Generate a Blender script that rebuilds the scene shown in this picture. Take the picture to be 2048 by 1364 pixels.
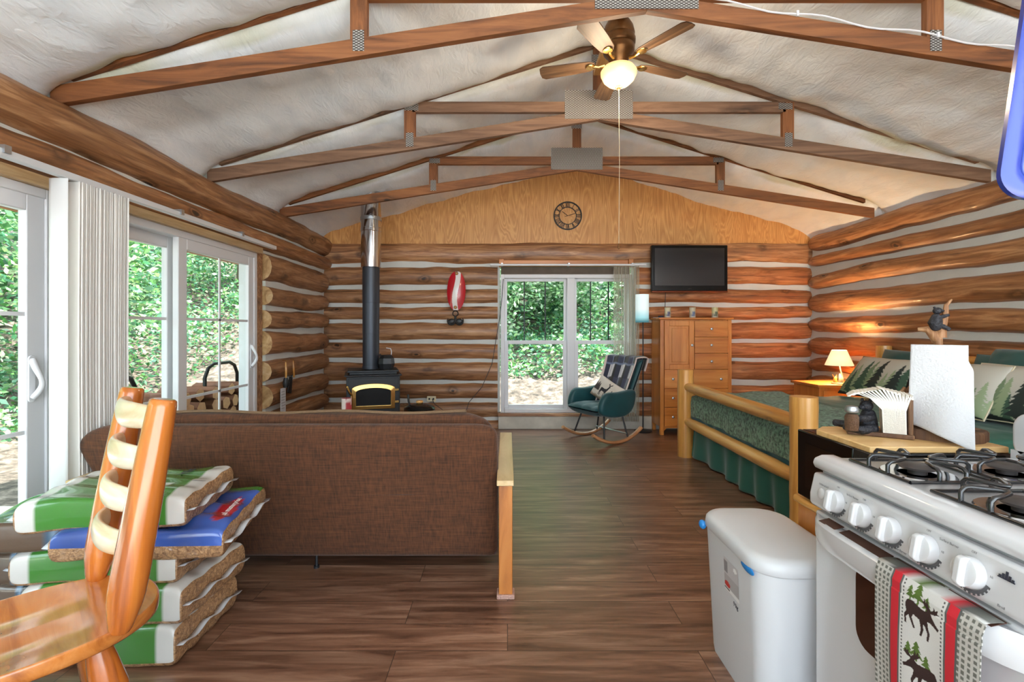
import bpy, math, random
import numpy as np
from mathutils import Vector, Matrix, noise
random.seed(7); rng = np.random.default_rng(7)
PI = math.pi
sc = bpy.context.scene
C = sc.collection
for o in list(bpy.data.objects): bpy.data.objects.remove(o)

# ------------------------------------------------------------ camera, world, sun, exposure
FPX, VX, VY, EYE = 980.0, 1015.0, 658.0, 1.3
cd = bpy.data.cameras.new('camera'); cam = bpy.data.objects.new('camera', cd); C.objects.link(cam)
cam.location = (0, 0, EYE); cam.rotation_euler = (PI/2, 0, 0)
cd.sensor_width = 36; cd.lens = FPX/2048*36; cd.shift_x = (1024-VX)/2048; cd.shift_y = -(682-VY)/2048
cd.clip_start = .05; cd.clip_end = 200
sc.camera = cam
w = bpy.data.worlds.new('world'); sc.world = w; w.use_nodes = True
bg = w.node_tree.nodes['Background']; bg.inputs[0].default_value = (.77, .895, 1, 1); bg.inputs[1].default_value = 3.0
sl = bpy.data.lights.new('sun', 'SUN'); sl.energy = 10.0; sl.angle = math.radians(1.5); sl.color = (1, .95, .86)
so = bpy.data.objects.new('sun', sl); C.objects.link(so)
so.rotation_euler = Vector((.50, -.12, .86)).to_track_quat('Z', 'Y').to_euler()
sc.view_settings.view_transform = 'Standard'; sc.view_settings.look = 'None'
sc.view_settings.exposure = 1.15; sc.view_settings.gamma = 1; sc.view_settings.use_curve_mapping = False
sc.cycles.use_denoising = True; sc.cycles.max_bounces = 10; sc.cycles.diffuse_bounces = 7
sc.cycles.glossy_bounces = 3; sc.cycles.transmission_bounces = 4; sc.cycles.transparent_max_bounces = 8
sc.cycles.sample_clamp_indirect = 12; sc.cycles.caustics_reflective = False; sc.cycles.caustics_refractive = False

# ------------------------------------------------------------ helpers
def lin(c):
    return tuple((x/255/12.92 if x/255 <= .04045 else ((x/255+.055)/1.055)**2.4) for x in c)
def props(o, label=None, cat=None, group=None, kind=None):
    if label: o['label'] = label
    if cat: o['category'] = cat
    if group: o['group'] = group
    if kind: o['kind'] = kind
    return o
def thing(name, label, cat, loc=(0, 0, 0), rz=0, group=None, kind=None, rot=None):
    o = bpy.data.objects.new(name, None); C.objects.link(o)
    o.location = loc; o.rotation_euler = rot or (0, 0, rz); o.empty_display_size = .1
    return props(o, label, cat, group, kind)
def clone(root, parent=None, **kw):
    c = root.copy(); C.objects.link(c)
    if parent is not None: c.parent = parent
    for ch in list(root.children): clone(ch, c)
    for k, v in kw.items():
        if k in ('loc', 'rz'): continue
        c[{'cat': 'category'}.get(k, k)] = v
    if 'loc' in kw: c.location = kw['loc']
    if 'rz' in kw: c.rotation_euler = (0, 0, kw['rz'])
    return c

class MB:
    def __init__(s): s.v = []; s.f = []; s.m = []; s.c = []; s.cur = 0; s.col = (1, 1, 1); s.M = None
    def add(s, vs, fs, cols=None):
        b = len(s.v)
        for i, p in enumerate(vs):
            p = Vector(p)
            if s.M: p = s.M @ p
            s.v.append(tuple(p)); s.c.append(tuple(cols[i]) if cols is not None else s.col)
        for f in fs: s.f.append(tuple(b+i for i in f)); s.m.append(s.cur)
        return s
    def box(s, x0, x1, y0, y1, z0, z1, rz=0):
        vs = [(x, y, z) for z in (z0, z1) for y in (y0, y1) for x in (x0, x1)]
        if rz:
            cx, cy = (x0+x1)/2, (y0+y1)/2; c_, s_ = math.cos(rz), math.sin(rz)
            vs = [(cx+(x-cx)*c_-(y-cy)*s_, cy+(x-cx)*s_+(y-cy)*c_, z) for x, y, z in vs]
        return s.add(vs, [(0, 2, 3, 1), (4, 5, 7, 6), (0, 1, 5, 4), (1, 3, 7, 5), (3, 2, 6, 7), (2, 0, 4, 6)])
    def beam(s, p, q, w, h, up=(0, 0, 1)):
        p, q = Vector(p), Vector(q); t = (q-p).normalized(); r = t.cross(Vector(up)).normalized(); u = r.cross(t)
        vs = [a+r*(w/2*i)+u*(h/2*j) for a in (p, q) for j in (-1, 1) for i in (-1, 1)]
        return s.add(vs, [(0, 1, 3, 2), (4, 6, 7, 5), (0, 4, 5, 1), (1, 5, 7, 3), (3, 7, 6, 2), (2, 6, 4, 0)])
    def tube(s, pts, rad, n=10, caps=True, flat=1.0, ref=None, dome=False):
        pts = [Vector(p) for p in pts]
        if not hasattr(rad, '__len__'): rad = [rad]*len(pts)
        rad = list(rad)
        if dome:
            t0 = (pts[0]-pts[1]).normalized(); t1 = (pts[-1]-pts[-2]).normalized(); a, b = rad[0], rad[-1]
            pts = [pts[0]+t0*a*.5, pts[0]+t0*a*.35]+pts+[pts[-1]+t1*b*.35, pts[-1]+t1*b*.5]
            rad = [a*.35, a*.75]+rad+[b*.75, b*.35]
        vs = []; r = None
        for i, p in enumerate(pts):
            t = (pts[min(i+1, len(pts)-1)]-pts[max(i-1, 0)]).normalized()
            if r is None:
                rr = Vector(ref) if ref else (Vector((0, 0, 1)) if abs(t.z) < .9 else Vector((1, 0, 0)))
                r = (rr-t*rr.dot(t)).normalized()
            else: r = (r-t*r.dot(t)).normalized()
            b = t.cross(r)
            for k in range(n):
                a = 2*PI*k/n; vs.append(p+r*math.cos(a)*rad[i]+b*math.sin(a)*rad[i]*flat)
        fs = [(i*n+k, i*n+(k+1) % n, (i+1)*n+(k+1) % n, (i+1)*n+k) for i in range(len(pts)-1) for k in range(n)]
        if caps: fs += [tuple(range(n-1, -1, -1)), tuple((len(pts)-1)*n+k for k in range(n))]
        return s.add(vs, fs)
    def lathe(s, prof, c=(0, 0, 0), n=24):
        cx, cy, cz = c; vs = []
        for r, z in prof:
            for k in range(n):
                a = 2*PI*k/n; vs.append((cx+r*math.cos(a), cy+r*math.sin(a), cz+z))
        m = len(prof)
        fs = [(i*n+k, i*n+(k+1) % n, (i+1)*n+(k+1) % n, (i+1)*n+k) for i in range(m-1) for k in range(n)]
        if prof[0][0] > 1e-4: fs.append(tuple(range(n-1, -1, -1)))
        if prof[-1][0] > 1e-4: fs.append(tuple((m-1)*n+k for k in range(n)))
        return s.add(vs, fs)
    def prism(s, poly, lo, hi, plane='xz'):
        n = len(poly)
        def P(a, b, h): return {'xz': (a, h, b), 'xy': (a, b, h), 'yz': (h, a, b)}[plane]
        vs = [P(a, b, lo) for a, b in poly]+[P(a, b, hi) for a, b in poly]
        fs = [tuple(range(n)), tuple(range(2*n-1, n-1, -1))]+[(i, i+n, (i+1) % n+n, (i+1) % n) for i in range(n)]
        return s.add(vs, fs)
    def grid(s, nu, nv, P, cols=None, wrap=False):
        u, v = np.meshgrid(np.linspace(0, 1, nu), np.linspace(0, 1, nv), indexing='ij'); u = u.ravel(); v = v.ravel()
        X = np.array(P(u, v)).T
        cc = None if cols is None else cols(u, v)
        fs = [(i*nv+j, (i+1)*nv+j, (i+1)*nv+j+1, i*nv+j+1) for i in range(nu-1) for j in range(nv-1)]
        return s.add([tuple(x) for x in X], fs, cc)
    def blob(s, c, r, n=14, m=10, M=None):
        vs = []
        for i in range(m+1):
            th = PI*i/m
            for k in range(n):
                a = 2*PI*k/n; vs.append((c[0]+r[0]*math.sin(th)*math.cos(a), c[1]+r[1]*math.sin(th)*math.sin(a), c[2]+r[2]*math.cos(th)))
        return s.add(vs, [(i*n+k, (i+1)*n+k, (i+1)*n+(k+1) % n, i*n+(k+1) % n) for i in range(m) for k in range(n)])
    def build(s, name, mats, parent=None, loc=(0, 0, 0), rot=(0, 0, 0), bevel=0, seg=2, sub=0, solid=0, flatshade=False, ang=38, **kw):
        me = bpy.data.meshes.new(name); me.from_pydata(s.v, [], s.f)
        if not isinstance(mats, (list, tuple)): mats = [mats]
        for m in mats: me.materials.append(m)
        me.polygons.foreach_set('material_index', s.m)
        ca = me.color_attributes.new('Col', 'FLOAT_COLOR', 'POINT')
        ca.data.foreach_set('color', np.hstack([np.array(s.c, dtype=np.float32).reshape(-1, 3), np.ones((len(s.c), 1), np.float32)]).ravel())
        me.validate(); me.update()
        import bmesh
        bm = bmesh.new(); bm.from_mesh(me); bmesh.ops.recalc_face_normals(bm, faces=bm.faces); bm.to_mesh(me); bm.free()
        if not flatshade:
            me.polygons.foreach_set('use_smooth', [True]*len(me.polygons))
            me.set_sharp_from_angle(angle=math.radians(ang))
        o = bpy.data.objects.new(name, me); C.objects.link(o); o.location = loc; o.rotation_euler = rot
        if parent: o.parent = parent
        if solid:
            md = o.modifiers.new('s', 'SOLIDIFY'); md.thickness = solid; md.offset = 0
        if bevel:
            md = o.modifiers.new('b', 'BEVEL'); md.width = bevel; md.segments = seg; md.limit_method = 'ANGLE'; md.angle_limit = math.radians(35); md.harden_normals = False
        if sub:
            md = o.modifiers.new('ss', 'SUBSURF'); md.levels = sub; md.render_levels = sub
        return props(o, kw.get('label'), kw.get('cat'), kw.get('group'), kw.get('kind'))
def text(parent, s, size, loc, rot, m, name='lettering', ext=.0004, align='CENTER', sx=1):
    cu = bpy.data.curves.new(name, 'FONT'); cu.body = s; cu.size = size; cu.extrude = ext; cu.align_x = align; cu.align_y = 'CENTER'
    o = bpy.data.objects.new(name, cu); C.objects.link(o); o.location = loc; o.rotation_euler = rot; o.scale = (sx, 1, 1)
    bpy.context.view_layer.update()
    me = bpy.data.meshes.new_from_object(o); me.name = name; me.materials.clear(); me.materials.append(m)
    bpy.data.objects.remove(o); o = bpy.data.objects.new(name, me); C.objects.link(o); o.location = loc; o.rotation_euler = rot; o.scale = (sx, 1, 1)
    if parent: o.parent = parent
    return o
def inpoly(px, py, poly):
    r = np.zeros(px.shape, bool); n = len(poly)
    for i in range(n):
        x0, y0 = poly[i]; x1, y1 = poly[(i+1) % n]
        if y0 == y1: continue
        r ^= ((py < y0) != (py < y1)) & (px < (x1-x0)*(py-y0)/(y1-y0)+x0)
    return r
def roundrect(w, h, r, n=6):
    out = []
    for cx, cy, a0 in ((w/2-r, h/2-r, 0), (-w/2+r, h/2-r, PI/2), (-w/2+r, -h/2+r, PI), (w/2-r, -h/2+r, 1.5*PI)):
        for k in range(n+1):
            a = a0+PI/2*k/n; out.append((cx+r*math.cos(a), cy+r*math.sin(a)))
    return out

# ------------------------------------------------------------ materials
def newmat(name):
    m = bpy.data.materials.new(name); m.use_nodes = True; nt = m.node_tree
    return m, nt, nt.nodes['Principled BSDF']
def N(nt, t, **kw):
    n = nt.nodes.new(t)
    for k, v in kw.items():
        if k.startswith('i_'): n.inputs[k[2:]].default_value = v
        else: setattr(n, k, v)
    return n
def mixc(nt, fac, a, b, mode='MIX'):
    n = nt.nodes.new('ShaderNodeMix'); n.data_type = 'RGBA'; n.blend_type = mode
    for sock, v in ((n.inputs[0], fac), (n.inputs[6], a), (n.inputs[7], b)):
        if isinstance(v, bpy.types.NodeSocket): nt.links.new(v, sock)
        elif isinstance(v, (tuple, list)): sock.default_value = (*v[:3], 1)
        else: sock.default_value = v
    return n.outputs[2]
def ramp(nt, src, stops):
    r = nt.nodes.new('ShaderNodeValToRGB'); e = r.color_ramp.elements
    while len(e) < len(stops): e.new(.5)
    for i, (p, c) in enumerate(stops): e[i].position = p; e[i].color = (*c[:3], 1)
    nt.links.new(src, r.inputs[0]); return r.outputs[0]
def plain(name, c, rough=.5, metal=0, bump=0, bscale=60, coat=0, var=0, vscale=5, emit=None, es=0, spec=.5, sheen=0, stretch=(1, 1, 1)):
    m, nt, b = newmat(name); c = lin(c)
    b.inputs['Base Color'].default_value = (*c, 1); b.inputs['Roughness'].default_value = rough; b.inputs['Metallic'].default_value = metal
    b.inputs['Coat Weight'].default_value = coat; b.inputs['Coat Roughness'].default_value = .12; b.inputs['Specular IOR Level'].default_value = spec
    if sheen: b.inputs['Sheen Weight'].default_value = sheen; b.inputs['Sheen Roughness'].default_value = .4
    if bump or var:
        tc = N(nt, 'ShaderNodeTexCoord'); mp = N(nt, 'ShaderNodeMapping'); nt.links.new(tc.outputs['Object'], mp.inputs[0]); mp.inputs['Scale'].default_value = stretch
    if bump:
        n = N(nt, 'ShaderNodeTexNoise', i_Scale=bscale, i_Detail=4.0); nt.links.new(mp.outputs[0], n.inputs[0])
        bp = N(nt, 'ShaderNodeBump', i_Strength=bump, i_Distance=.01); nt.links.new(n.outputs[0], bp.inputs['Height']); nt.links.new(bp.outputs[0], b.inputs['Normal'])
    if var:
        n = N(nt, 'ShaderNodeTexNoise', i_Scale=vscale, i_Detail=5.0); nt.links.new(mp.outputs[0], n.inputs[0])
        nt.links.new(ramp(nt, n.outputs[0], [(.25, tuple(x*(1-var) for x in c)), (.75, tuple(min(1, x*(1+var)) for x in c))]), b.inputs['Base Color'])
    if emit:
        b.inputs['Emission Color'].default_value = (*lin(emit), 1); b.inputs['Emission Strength'].default_value = es
    return m
def painted(name, rough=.8, bump=.2, bscale=400, coat=0, sheen=0):
    m, nt, b = newmat(name); a = N(nt, 'ShaderNodeVertexColor', layer_name='Col'); nt.links.new(a.outputs[0], b.inputs['Base Color'])
    b.inputs['Roughness'].default_value = rough; b.inputs['Coat Weight'].default_value = coat
    if sheen: b.inputs['Sheen Weight'].default_value = sheen
    tc = N(nt, 'ShaderNodeTexCoord'); n = N(nt, 'ShaderNodeTexNoise', i_Scale=bscale, i_Detail=3.0); nt.links.new(tc.outputs['Object'], n.inputs[0])
    bp = N(nt, 'ShaderNodeBump', i_Strength=bump, i_Distance=.004); nt.links.new(n.outputs[0], bp.inputs['Height']); nt.links.new(bp.outputs[0], b.inputs['Normal'])
    return m
def wood(name, cd, cm, cl, axis='x', scale=14, rough=.45, coat=0, knots=.0, kscale=3.0, bump=.15, usecol=False, rings=0, stretch=.08, kstretch=.35):
    m, nt, b = newmat(name); cd, cm, cl = lin(cd), lin(cm), lin(cl); L = nt.links.new
    tc = N(nt, 'ShaderNodeTexCoord'); oi = N(nt, 'ShaderNodeObjectInfo'); va = N(nt, 'ShaderNodeVectorMath', operation='ADD')
    vm = N(nt, 'ShaderNodeVectorMath', operation='SCALE'); vm.inputs[0].default_value = (7, 11, 5); L(oi.outputs['Random'], vm.inputs['Scale'])
    L(tc.outputs['Object'], va.inputs[0]); L(vm.outputs[0], va.inputs[1])
    ix = 'xyz'.index(axis)
    def mp(st):
        q = N(nt, 'ShaderNodeMapping'); s_ = [1, 1, 1]; s_[ix] = st; q.inputs['Scale'].default_value = s_; L(va.outputs[0], q.inputs[0]); return q.outputs[0]
    n1 = N(nt, 'ShaderNodeTexNoise', i_Scale=scale, i_Detail=7.0, i_Roughness=.62, i_Distortion=1.2); L(mp(stretch), n1.inputs[0])
    col = ramp(nt, n1.outputs[0], [(.28, cd), (.5, cm), (.72, cl)])
    n2 = N(nt, 'ShaderNodeTexNoise', i_Scale=1.6, i_Detail=3.0); L(mp(.5), n2.inputs[0])
    col = mixc(nt, .55, col, ramp(nt, n2.outputs[0], [(.3, (.55, .5, .46)), (.7, (1.0, 1.0, 1.0))]), 'MULTIPLY')
    if knots:
        vo = N(nt, 'ShaderNodeTexVoronoi', i_Scale=kscale); 
        nd = N(nt, 'ShaderNodeTexNoise', i_Scale=9.0); L(mp(.6), nd.inputs[0])
        ad = N(nt, 'ShaderNodeVectorMath', operation='MULTIPLY_ADD'); L(nd.outputs['Color'], ad.inputs[0]); ad.inputs[1].default_value = (.09, .09, .09); L(mp(kstretch), ad.inputs[2])
        L(ad.outputs[0], vo.inputs[0])
        kf = ramp(nt, vo.outputs['Distance'], [(.0, (1, 1, 1)), (.07, (.95,)*3), (.12, (.15,)*3), (.17, (.6,)*3), (.30, (0, 0, 0))])
        sw = N(nt, 'ShaderNodeSeparateColor'); L(vo.outputs['Color'], sw.inputs[0])
        ks = N(nt, 'ShaderNodeMath', operation='GREATER_THAN'); L(sw.outputs[0], ks.inputs[0]); ks.inputs[1].default_value = 1-knots
        km = N(nt, 'ShaderNodeMath', operation='MULTIPLY'); L(kf, km.inputs[0]); L(ks.outputs[0], km.inputs[1])
        col = mixc(nt, km.outputs[0], col, tuple(x*.22 for x in cd))
    if usecol:
        a = N(nt, 'ShaderNodeVertexColor', layer_name='Col'); col = mixc(nt, 1.0, col, a.outputs[0], 'MULTIPLY')
    L(col, b.inputs['Base Color']); b.inputs['Roughness'].default_value = rough; b.inputs['Coat Weight'].default_value = coat; b.inputs['Coat Roughness'].default_value = .15
    if bump:
        bp = N(nt, 'ShaderNodeBump', i_Strength=bump, i_Distance=.01); L(n1.outputs[0], bp.inputs['Height']); L(bp.outputs[0], b.inputs['Normal'])
    return m
LOG = dict(scale=20, rough=.5, coat=.15, knots=.8, kscale=4.6, bump=.35, usecol=True, kstretch=.55)
M_logx = wood('log_wood_x', (98, 64, 42), (160, 112, 74), (208, 162, 118), 'x', **LOG)
M_logy = wood('log_wood_y', (98, 64, 42), (160, 112, 74), (208, 162, 118), 'y', **LOG)
M_end = wood('log_end', (150, 110, 68), (206, 168, 118), (232, 204, 160), 'x', scale=9, stretch=1, bump=.1)
M_chink = plain('chinking', (206, 207, 202), .85, bump=.25, bscale=30, var=.06, vscale=4)
M_truss = wood('truss_lumber', (84, 48, 24), (136, 84, 46), (162, 106, 62), 'x', scale=18, rough=.6, knots=.3, kscale=4, bump=.1)
M_trussz = wood('truss_post', (84, 48, 24), (136, 84, 46), (162, 106, 62), 'z', scale=18, rough=.6, bump=.1)
M_white = plain('white_vinyl', (214, 214, 217), .4)
M_whitew = plain('white_enamel', (206, 207, 210), .16, coat=.5)
M_steel = plain('galvanised_steel', (176, 180, 184), .34, metal=.85, bump=.1)
M_black = plain('black_iron', (26, 27, 30), .45, bump=.1, bscale=120)
M_blackg = plain('black_gloss', (10, 11, 13), .16, spec=.35)
M_dark = plain('dark_metal', (40, 38, 38), .4, metal=.6)
M_chrome = plain('chrome', (205, 205, 208), .13, metal=1)
M_brass = plain('brass', (205, 165, 98), .25, metal=1)
M_bronze = plain('antique_bronze', (110, 76, 44), .35, metal=.8, var=.3, vscale=20)
M_pine = wood('clear_pine', (176, 112, 46), (222, 162, 82), (240, 192, 116), 'z', scale=10, rough=.35, coat=.4, knots=.35, kscale=5, bump=.08)
M_piney = wood('clear_pine_y', (176, 112, 46), (222, 162, 82), (240, 192, 116), 'y', scale=10, rough=.35, coat=.4, knots=.4, kscale=5, bump=.08)
M_chairw = wood('varnished_pine', (120, 52, 14), (196, 108, 38), (222, 138, 58), 'z', scale=9, rough=.22, coat=.8, knots=.4, kscale=7, bump=.05)
M_seatw = wood('varnished_seat', (164, 88, 32), (212, 132, 60), (232, 158, 88), 'x', scale=9, rough=.18, coat=.9, bump=.04)
M_oak = wood('honey_oak', (176, 98, 38), (212, 134, 60), (228, 158, 84), 'z', scale=8, rough=.4, coat=.2, bump=.05)
M_oakx = wood('honey_oak_x', (176, 98, 38), (212, 134, 60), (228, 158, 84), 'x', scale=8, rough=.4, coat=.2, bump=.05)
M_glassp, nt, b = newmat('window_glass')
tr = N(nt, 'ShaderNodeBsdfTransparent'); gl = N(nt, 'ShaderNodeBsdfGlossy', i_Roughness=.02); fr_ = N(nt, 'ShaderNodeLayerWeight', i_Blend=.12); fr = N(nt, 'ShaderNodeMath', operation='MULTIPLY'); nt.links.new(fr_.outputs['Facing'], fr.inputs[0]); fr.inputs[1].default_value = .25; mx = N(nt, 'ShaderNodeMixShader')
nt.links.new(fr.outputs[0], mx.inputs[0]); nt.links.new(tr.outputs[0], mx.inputs[1]); nt.links.new(gl.outputs[0], mx.inputs[2]); nt.links.new(mx.outputs[0], nt.nodes['Material Output'].inputs[0])
tr.inputs[0].default_value = (.95, .98, .97, 1)

# floor: vinyl planks running across the room
m, nt, b = newmat('vinyl_plank'); L = nt.links.new; M_floor = m
tc = N(nt, 'ShaderNodeTexCoord'); br = N(nt, 'ShaderNodeTexBrick', offset=.37)
for k, v in (('Scale', 1.0), ('Mortar Size', .0016), ('Mortar Smooth', .2), ('Bias', 0.0), ('Brick Width', 1.22), ('Row Height', .18)): br.inputs[k].default_value = v
br.inputs['Color1'].default_value = (0, 0, 0, 1); br.inputs['Color2'].default_value = (1, 1, 1, 1); br.inputs['Mortar'].default_value = (.5, .5, .5, 1)
L(tc.outputs['Object'], br.inputs[0])
sh = N(nt, 'ShaderNodeVectorMath', operation='MULTIPLY_ADD'); L(br.outputs['Color'], sh.inputs[0]); sh.inputs[1].default_value = (13, 7, 3); L(tc.outputs['Object'], sh.inputs[2])
mp = N(nt, 'ShaderNodeMapping'); mp.inputs['Scale'].default_value = (.09, 1, 1); L(sh.outputs[0], mp.inputs[0])
n1 = N(nt, 'ShaderNodeTexNoise', i_Scale=22.0, i_Detail=8.0, i_Roughness=.65, i_Distortion=.6); L(mp.outputs[0], n1.inputs[0])
mp2 = N(nt, 'ShaderNodeMapping'); mp2.inputs['Scale'].default_value = (.16, 1, 1); L(sh.outputs[0], mp2.inputs[0])
n2 = N(nt, 'ShaderNodeTexNoise', i_Scale=5.0, i_Detail=4.0, i_Distortion=1.5); L(mp2.outputs[0], n2.inputs[0])
c1 = ramp(nt, n1.outputs[0], [(.3, lin((76, 47, 34))), (.5, lin((128, 91, 70))), (.7, lin((172, 136, 112)))])
c1 = mixc(nt, .75, c1, ramp(nt, n2.outputs[0], [(.32, (.5, .45, .42)), (.62, (1, 1, 1))]), 'MULTIPLY')
c1 = mixc(nt, .35, c1, mixc(nt, 1.0, c1, ramp(nt, br.outputs['Color'], [(0, (.62, .6, .6)), (1, (1.25, 1.2, 1.2))]), 'MULTIPLY'))
c1 = mixc(nt, br.outputs['Fac'], c1, lin((40, 26, 20)))
L(c1, b.inputs['Base Color']); b.inputs['Roughness'].default_value = .32; b.inputs['Specular IOR Level'].default_value = 1.0
bp = N(nt, 'ShaderNodeBump', i_Strength=.12, i_Distance=.004); L(n1.outputs[0], bp.inputs['Height']); L(bp.outputs[0], b.inputs['Normal'])

# spray foam
m, nt, b = newmat('spray_foam'); L = nt.links.new; M_foam = m
tc = N(nt, 'ShaderNodeTexCoord'); a = N(nt, 'ShaderNodeVertexColor', layer_name='Col')
n1 = N(nt, 'ShaderNodeTexNoise', i_Scale=4.0, i_Detail=6.0, i_Distortion=.8); mp = N(nt, 'ShaderNodeMapping'); mp.inputs['Scale'].default_value = (1.6, .6, 1); L(tc.outputs['Object'], mp.inputs[0]); L(mp.outputs[0], n1.inputs[0])
L(mixc(nt, 1.0, ramp(nt, n1.outputs[0], [(.3, (.79, .86, .93)), (.6, (.88, .935, .985))]), a.outputs[0], 'MULTIPLY'), b.inputs['Base Color']); b.inputs['Roughness'].default_value = .6
n2 = N(nt, 'ShaderNodeTexNoise', i_Scale=55.0, i_Detail=3.0, i_Distortion=1.0); L(tc.outputs['Object'], n2.inputs[0])
n3 = N(nt, 'ShaderNodeTexNoise', i_Scale=11.0, i_Detail=5.0, i_Distortion=2.0); L(mp.outputs[0], n3.inputs[0])
b1 = N(nt, 'ShaderNodeBump', i_Strength=.2, i_Distance=.004); L(n2.outputs[0], b1.inputs['Height'])
b2 = N(nt, 'ShaderNodeBump', i_Strength=.28, i_Distance=.03); L(n3.outputs[0], b2.inputs['Height']); L(b1.outputs[0], b2.inputs['Normal']); L(b2.outputs[0], b.inputs['Normal'])
# plywood
m, nt, b = newmat('plywood'); L = nt.links.new; M_ply = m
tc = N(nt, 'ShaderNodeTexCoord'); mp = N(nt, 'ShaderNodeMapping'); mp.inputs['Scale'].default_value = (3.0, 1, .35); L(tc.outputs['Object'], mp.inputs[0])
n1 = N(nt, 'ShaderNodeTexNoise', i_Scale=1.6, i_Detail=3.0, i_Distortion=1.4); L(mp.outputs[0], n1.inputs[0])
mu = N(nt, 'ShaderNodeMath', operation='MULTIPLY'); L(n1.outputs[0], mu.inputs[0]); mu.inputs[1].default_value = 15.0
fr_ = N(nt, 'ShaderNodeMath', operation='PINGPONG'); L(mu.outputs[0], fr_.inputs[0]); fr_.inputs[1].default_value = .5
c1 = ramp(nt, fr_.outputs[0], [(.0, lin((186, 128, 68))), (.3, lin((202, 146, 84))), (.5, lin((214, 160, 96)))])
L(c1, b.inputs['Base Color']); b.inputs['Roughness'].default_value = .45; b.inputs['Coat Weight'].default_value = .15

# ------------------------------------------------------------ ground, floor
XL, XR, YB = -2.42, 3.99, 6.47
MB().box(-2.5, 4.15, -2.6, 6.6, -.12, 0).build('floor', M_floor, kind='structure')
M_ground, nt, b = newmat('leaf_litter')
tc = N(nt, 'ShaderNodeTexCoord'); n1 = N(nt, 'ShaderNodeTexNoise', i_Scale=6.0, i_Detail=8.0, i_Roughness=.7); nt.links.new(tc.outputs['Object'], n1.inputs[0])
nt.links.new(ramp(nt, n1.outputs[0], [(.35, lin((36, 32, 28))), (.5, lin((92, 80, 72))), (.65, lin((140, 126, 116)))]), b.inputs['Base Color']); b.inputs['Roughness'].default_value = .9
def gh(x, y):
    h = -.16
    h = h+np.clip((y-8.2), 0, 30)*.34+np.clip((-x-6.0), 0, 30)*.22
    return np.minimum(h, 6.5)+.05*np.sin(x*2.1)*np.cos(y*1.7)
MB().box(-6.4, -2.62, -2.6, 3.9, -.16, -.11).build('porch_slab', plain('porch_concrete', (196, 190, 182), .9, var=.12, vscale=3), None, label='pale concrete slab outside the near patio door', cat='patio', kind='structure')
MB().box(-9, 9, -18, -2.65, -.14, -.10).build('bounce_slab', plain('pale_bounce', (226, 222, 214), .9), None, label='unseen pale slab added behind the camera to bounce daylight into the cabin', cat='patio', kind='structure')  # unseen reflector slab, added to bounce sun and sky onto the ceiling
g = MB(); g.grid(60, 60, lambda u, v: (-24+u*44, -12+v*42, gh(-24+u*44, -12+v*42))); g.build('ground', M_ground, kind='structure')

# ------------------------------------------------------------ log walls
def wob(a, b_, c_): return noise.noise(Vector((a, b_, c_)))
def log(mb, axis, front, depth, z0, z1, a0, a1, tone=(1, 1, 1), seed=0, sgn=1, capm=None, step=.06, taper=(0, 0)):
    """front: coordinate of the room-side face; depth: bulge radius; sgn +1 when the room lies on the lower side of that coordinate"""
    n = max(3, int((a1-a0)/step)); K = 14; r = (z1-z0)/2; zc = (z0+z1)/2; vs = []
    for i in range(n+1):
        a = a0+(a1-a0)*i/n
        dz = .026*wob(a*1.1, seed*3.1, 0)+.010*wob(a*4, seed, 3); rr = r*(1+.13*wob(a*1.1, seed*1.7, 5)+.05*wob(a*5, seed, 9))+.006
        dd = depth*(1+.10*wob(a*1.3, seed, 12)+.05*wob(a*6, seed*2, 1))
        for t_, l in ((a-a0, taper[0]), (a1-a, taper[1])):
            if l and t_ < l: f = .34+.66*math.sin(PI/2*t_/l)**.8; rr *= f; dd *= f
        for k in range(K):
            th = 2*PI*k/K
            q = front+sgn*depth-sgn*dd*math.copysign(abs(math.cos(th))**.8, math.cos(th)); z = zc+dz+rr*math.sin(th)
            vs.append((a, q, z) if axis == 'x' else (q, a, z))
    fs = [(i*K+k, i*K+(k+1) % K, (i+1)*K+(k+1) % K, (i+1)*K+k) for i in range(n) for k in range(K)]
    mb.col = tone; mb.add(vs, fs)
    b0 = len(mb.v)-len(vs)
    for base in (b0, b0+n*K):
        cc = mb.cur
        if capm is not None: mb.cur = capm
        mb.f.append(tuple(base+k for k in range(K))); mb.m.append(mb.cur); mb.cur = cc
def tone(i, s=0, k=(1, 1, 1)):
    r = random.Random(i*7.3+s); v = .85+.3*r.random(); h = r.uniform(-.05, .05)
    return (v*k[0], v*(1-h)*k[1], v*(1-2*h)*k[2])
# back wall, hole for window_1
WX0, WX1, WZ0, WZ1 = -.10, 1.66, .17, 2.20
zb = [2.43, 2.145, 1.848, 1.617, 1.409, 1.14, .89, .597, .362, .12, -.08]
ins = .022
wb = MB()
for i in range(len(zb)-1):
    z1, z0 = zb[i]-ins, zb[i+1]+ins
    if i == 0: z1 = 2.44
    if z1 > WZ0+.02 and z0 < WZ1-.06:
        log(wb, 'x', 6.40, .10, z0, z1, -2.52, WX0-.03, tone(i), i+.3); log(wb, 'x', 6.40, .10, z0, z1, WX1+.03, 4.12, tone(i, 2, (1.2, .96, .80)), i+20.3, taper=(0, .22))  # logs right of the window tinted orange: lamp glow put into their colour
    elif i == 0: log(wb, 'x', 6.40, .10, z0, z1, -2.52, 4.12, tone(i), i)
    else: log(wb, 'x', 6.40, .10, z0, z1, -2.52, 4.12, tone(i), i)
o = wb.build('wall_back', [M_logx, M_end], kind='structure')
ch = MB(); ch.box(-2.55, WX0, 6.455, 6.60, 0, 2.44).box(WX1, 4.15, 6.455, 6.60, 0, 2.44).box(WX0, WX1, 6.455, 6.60, WZ1, 2.44).box(WX0, WX1, 6.455, 6.60, 0, WZ0)
ch.build('chinking', M_chink, o)
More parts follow.
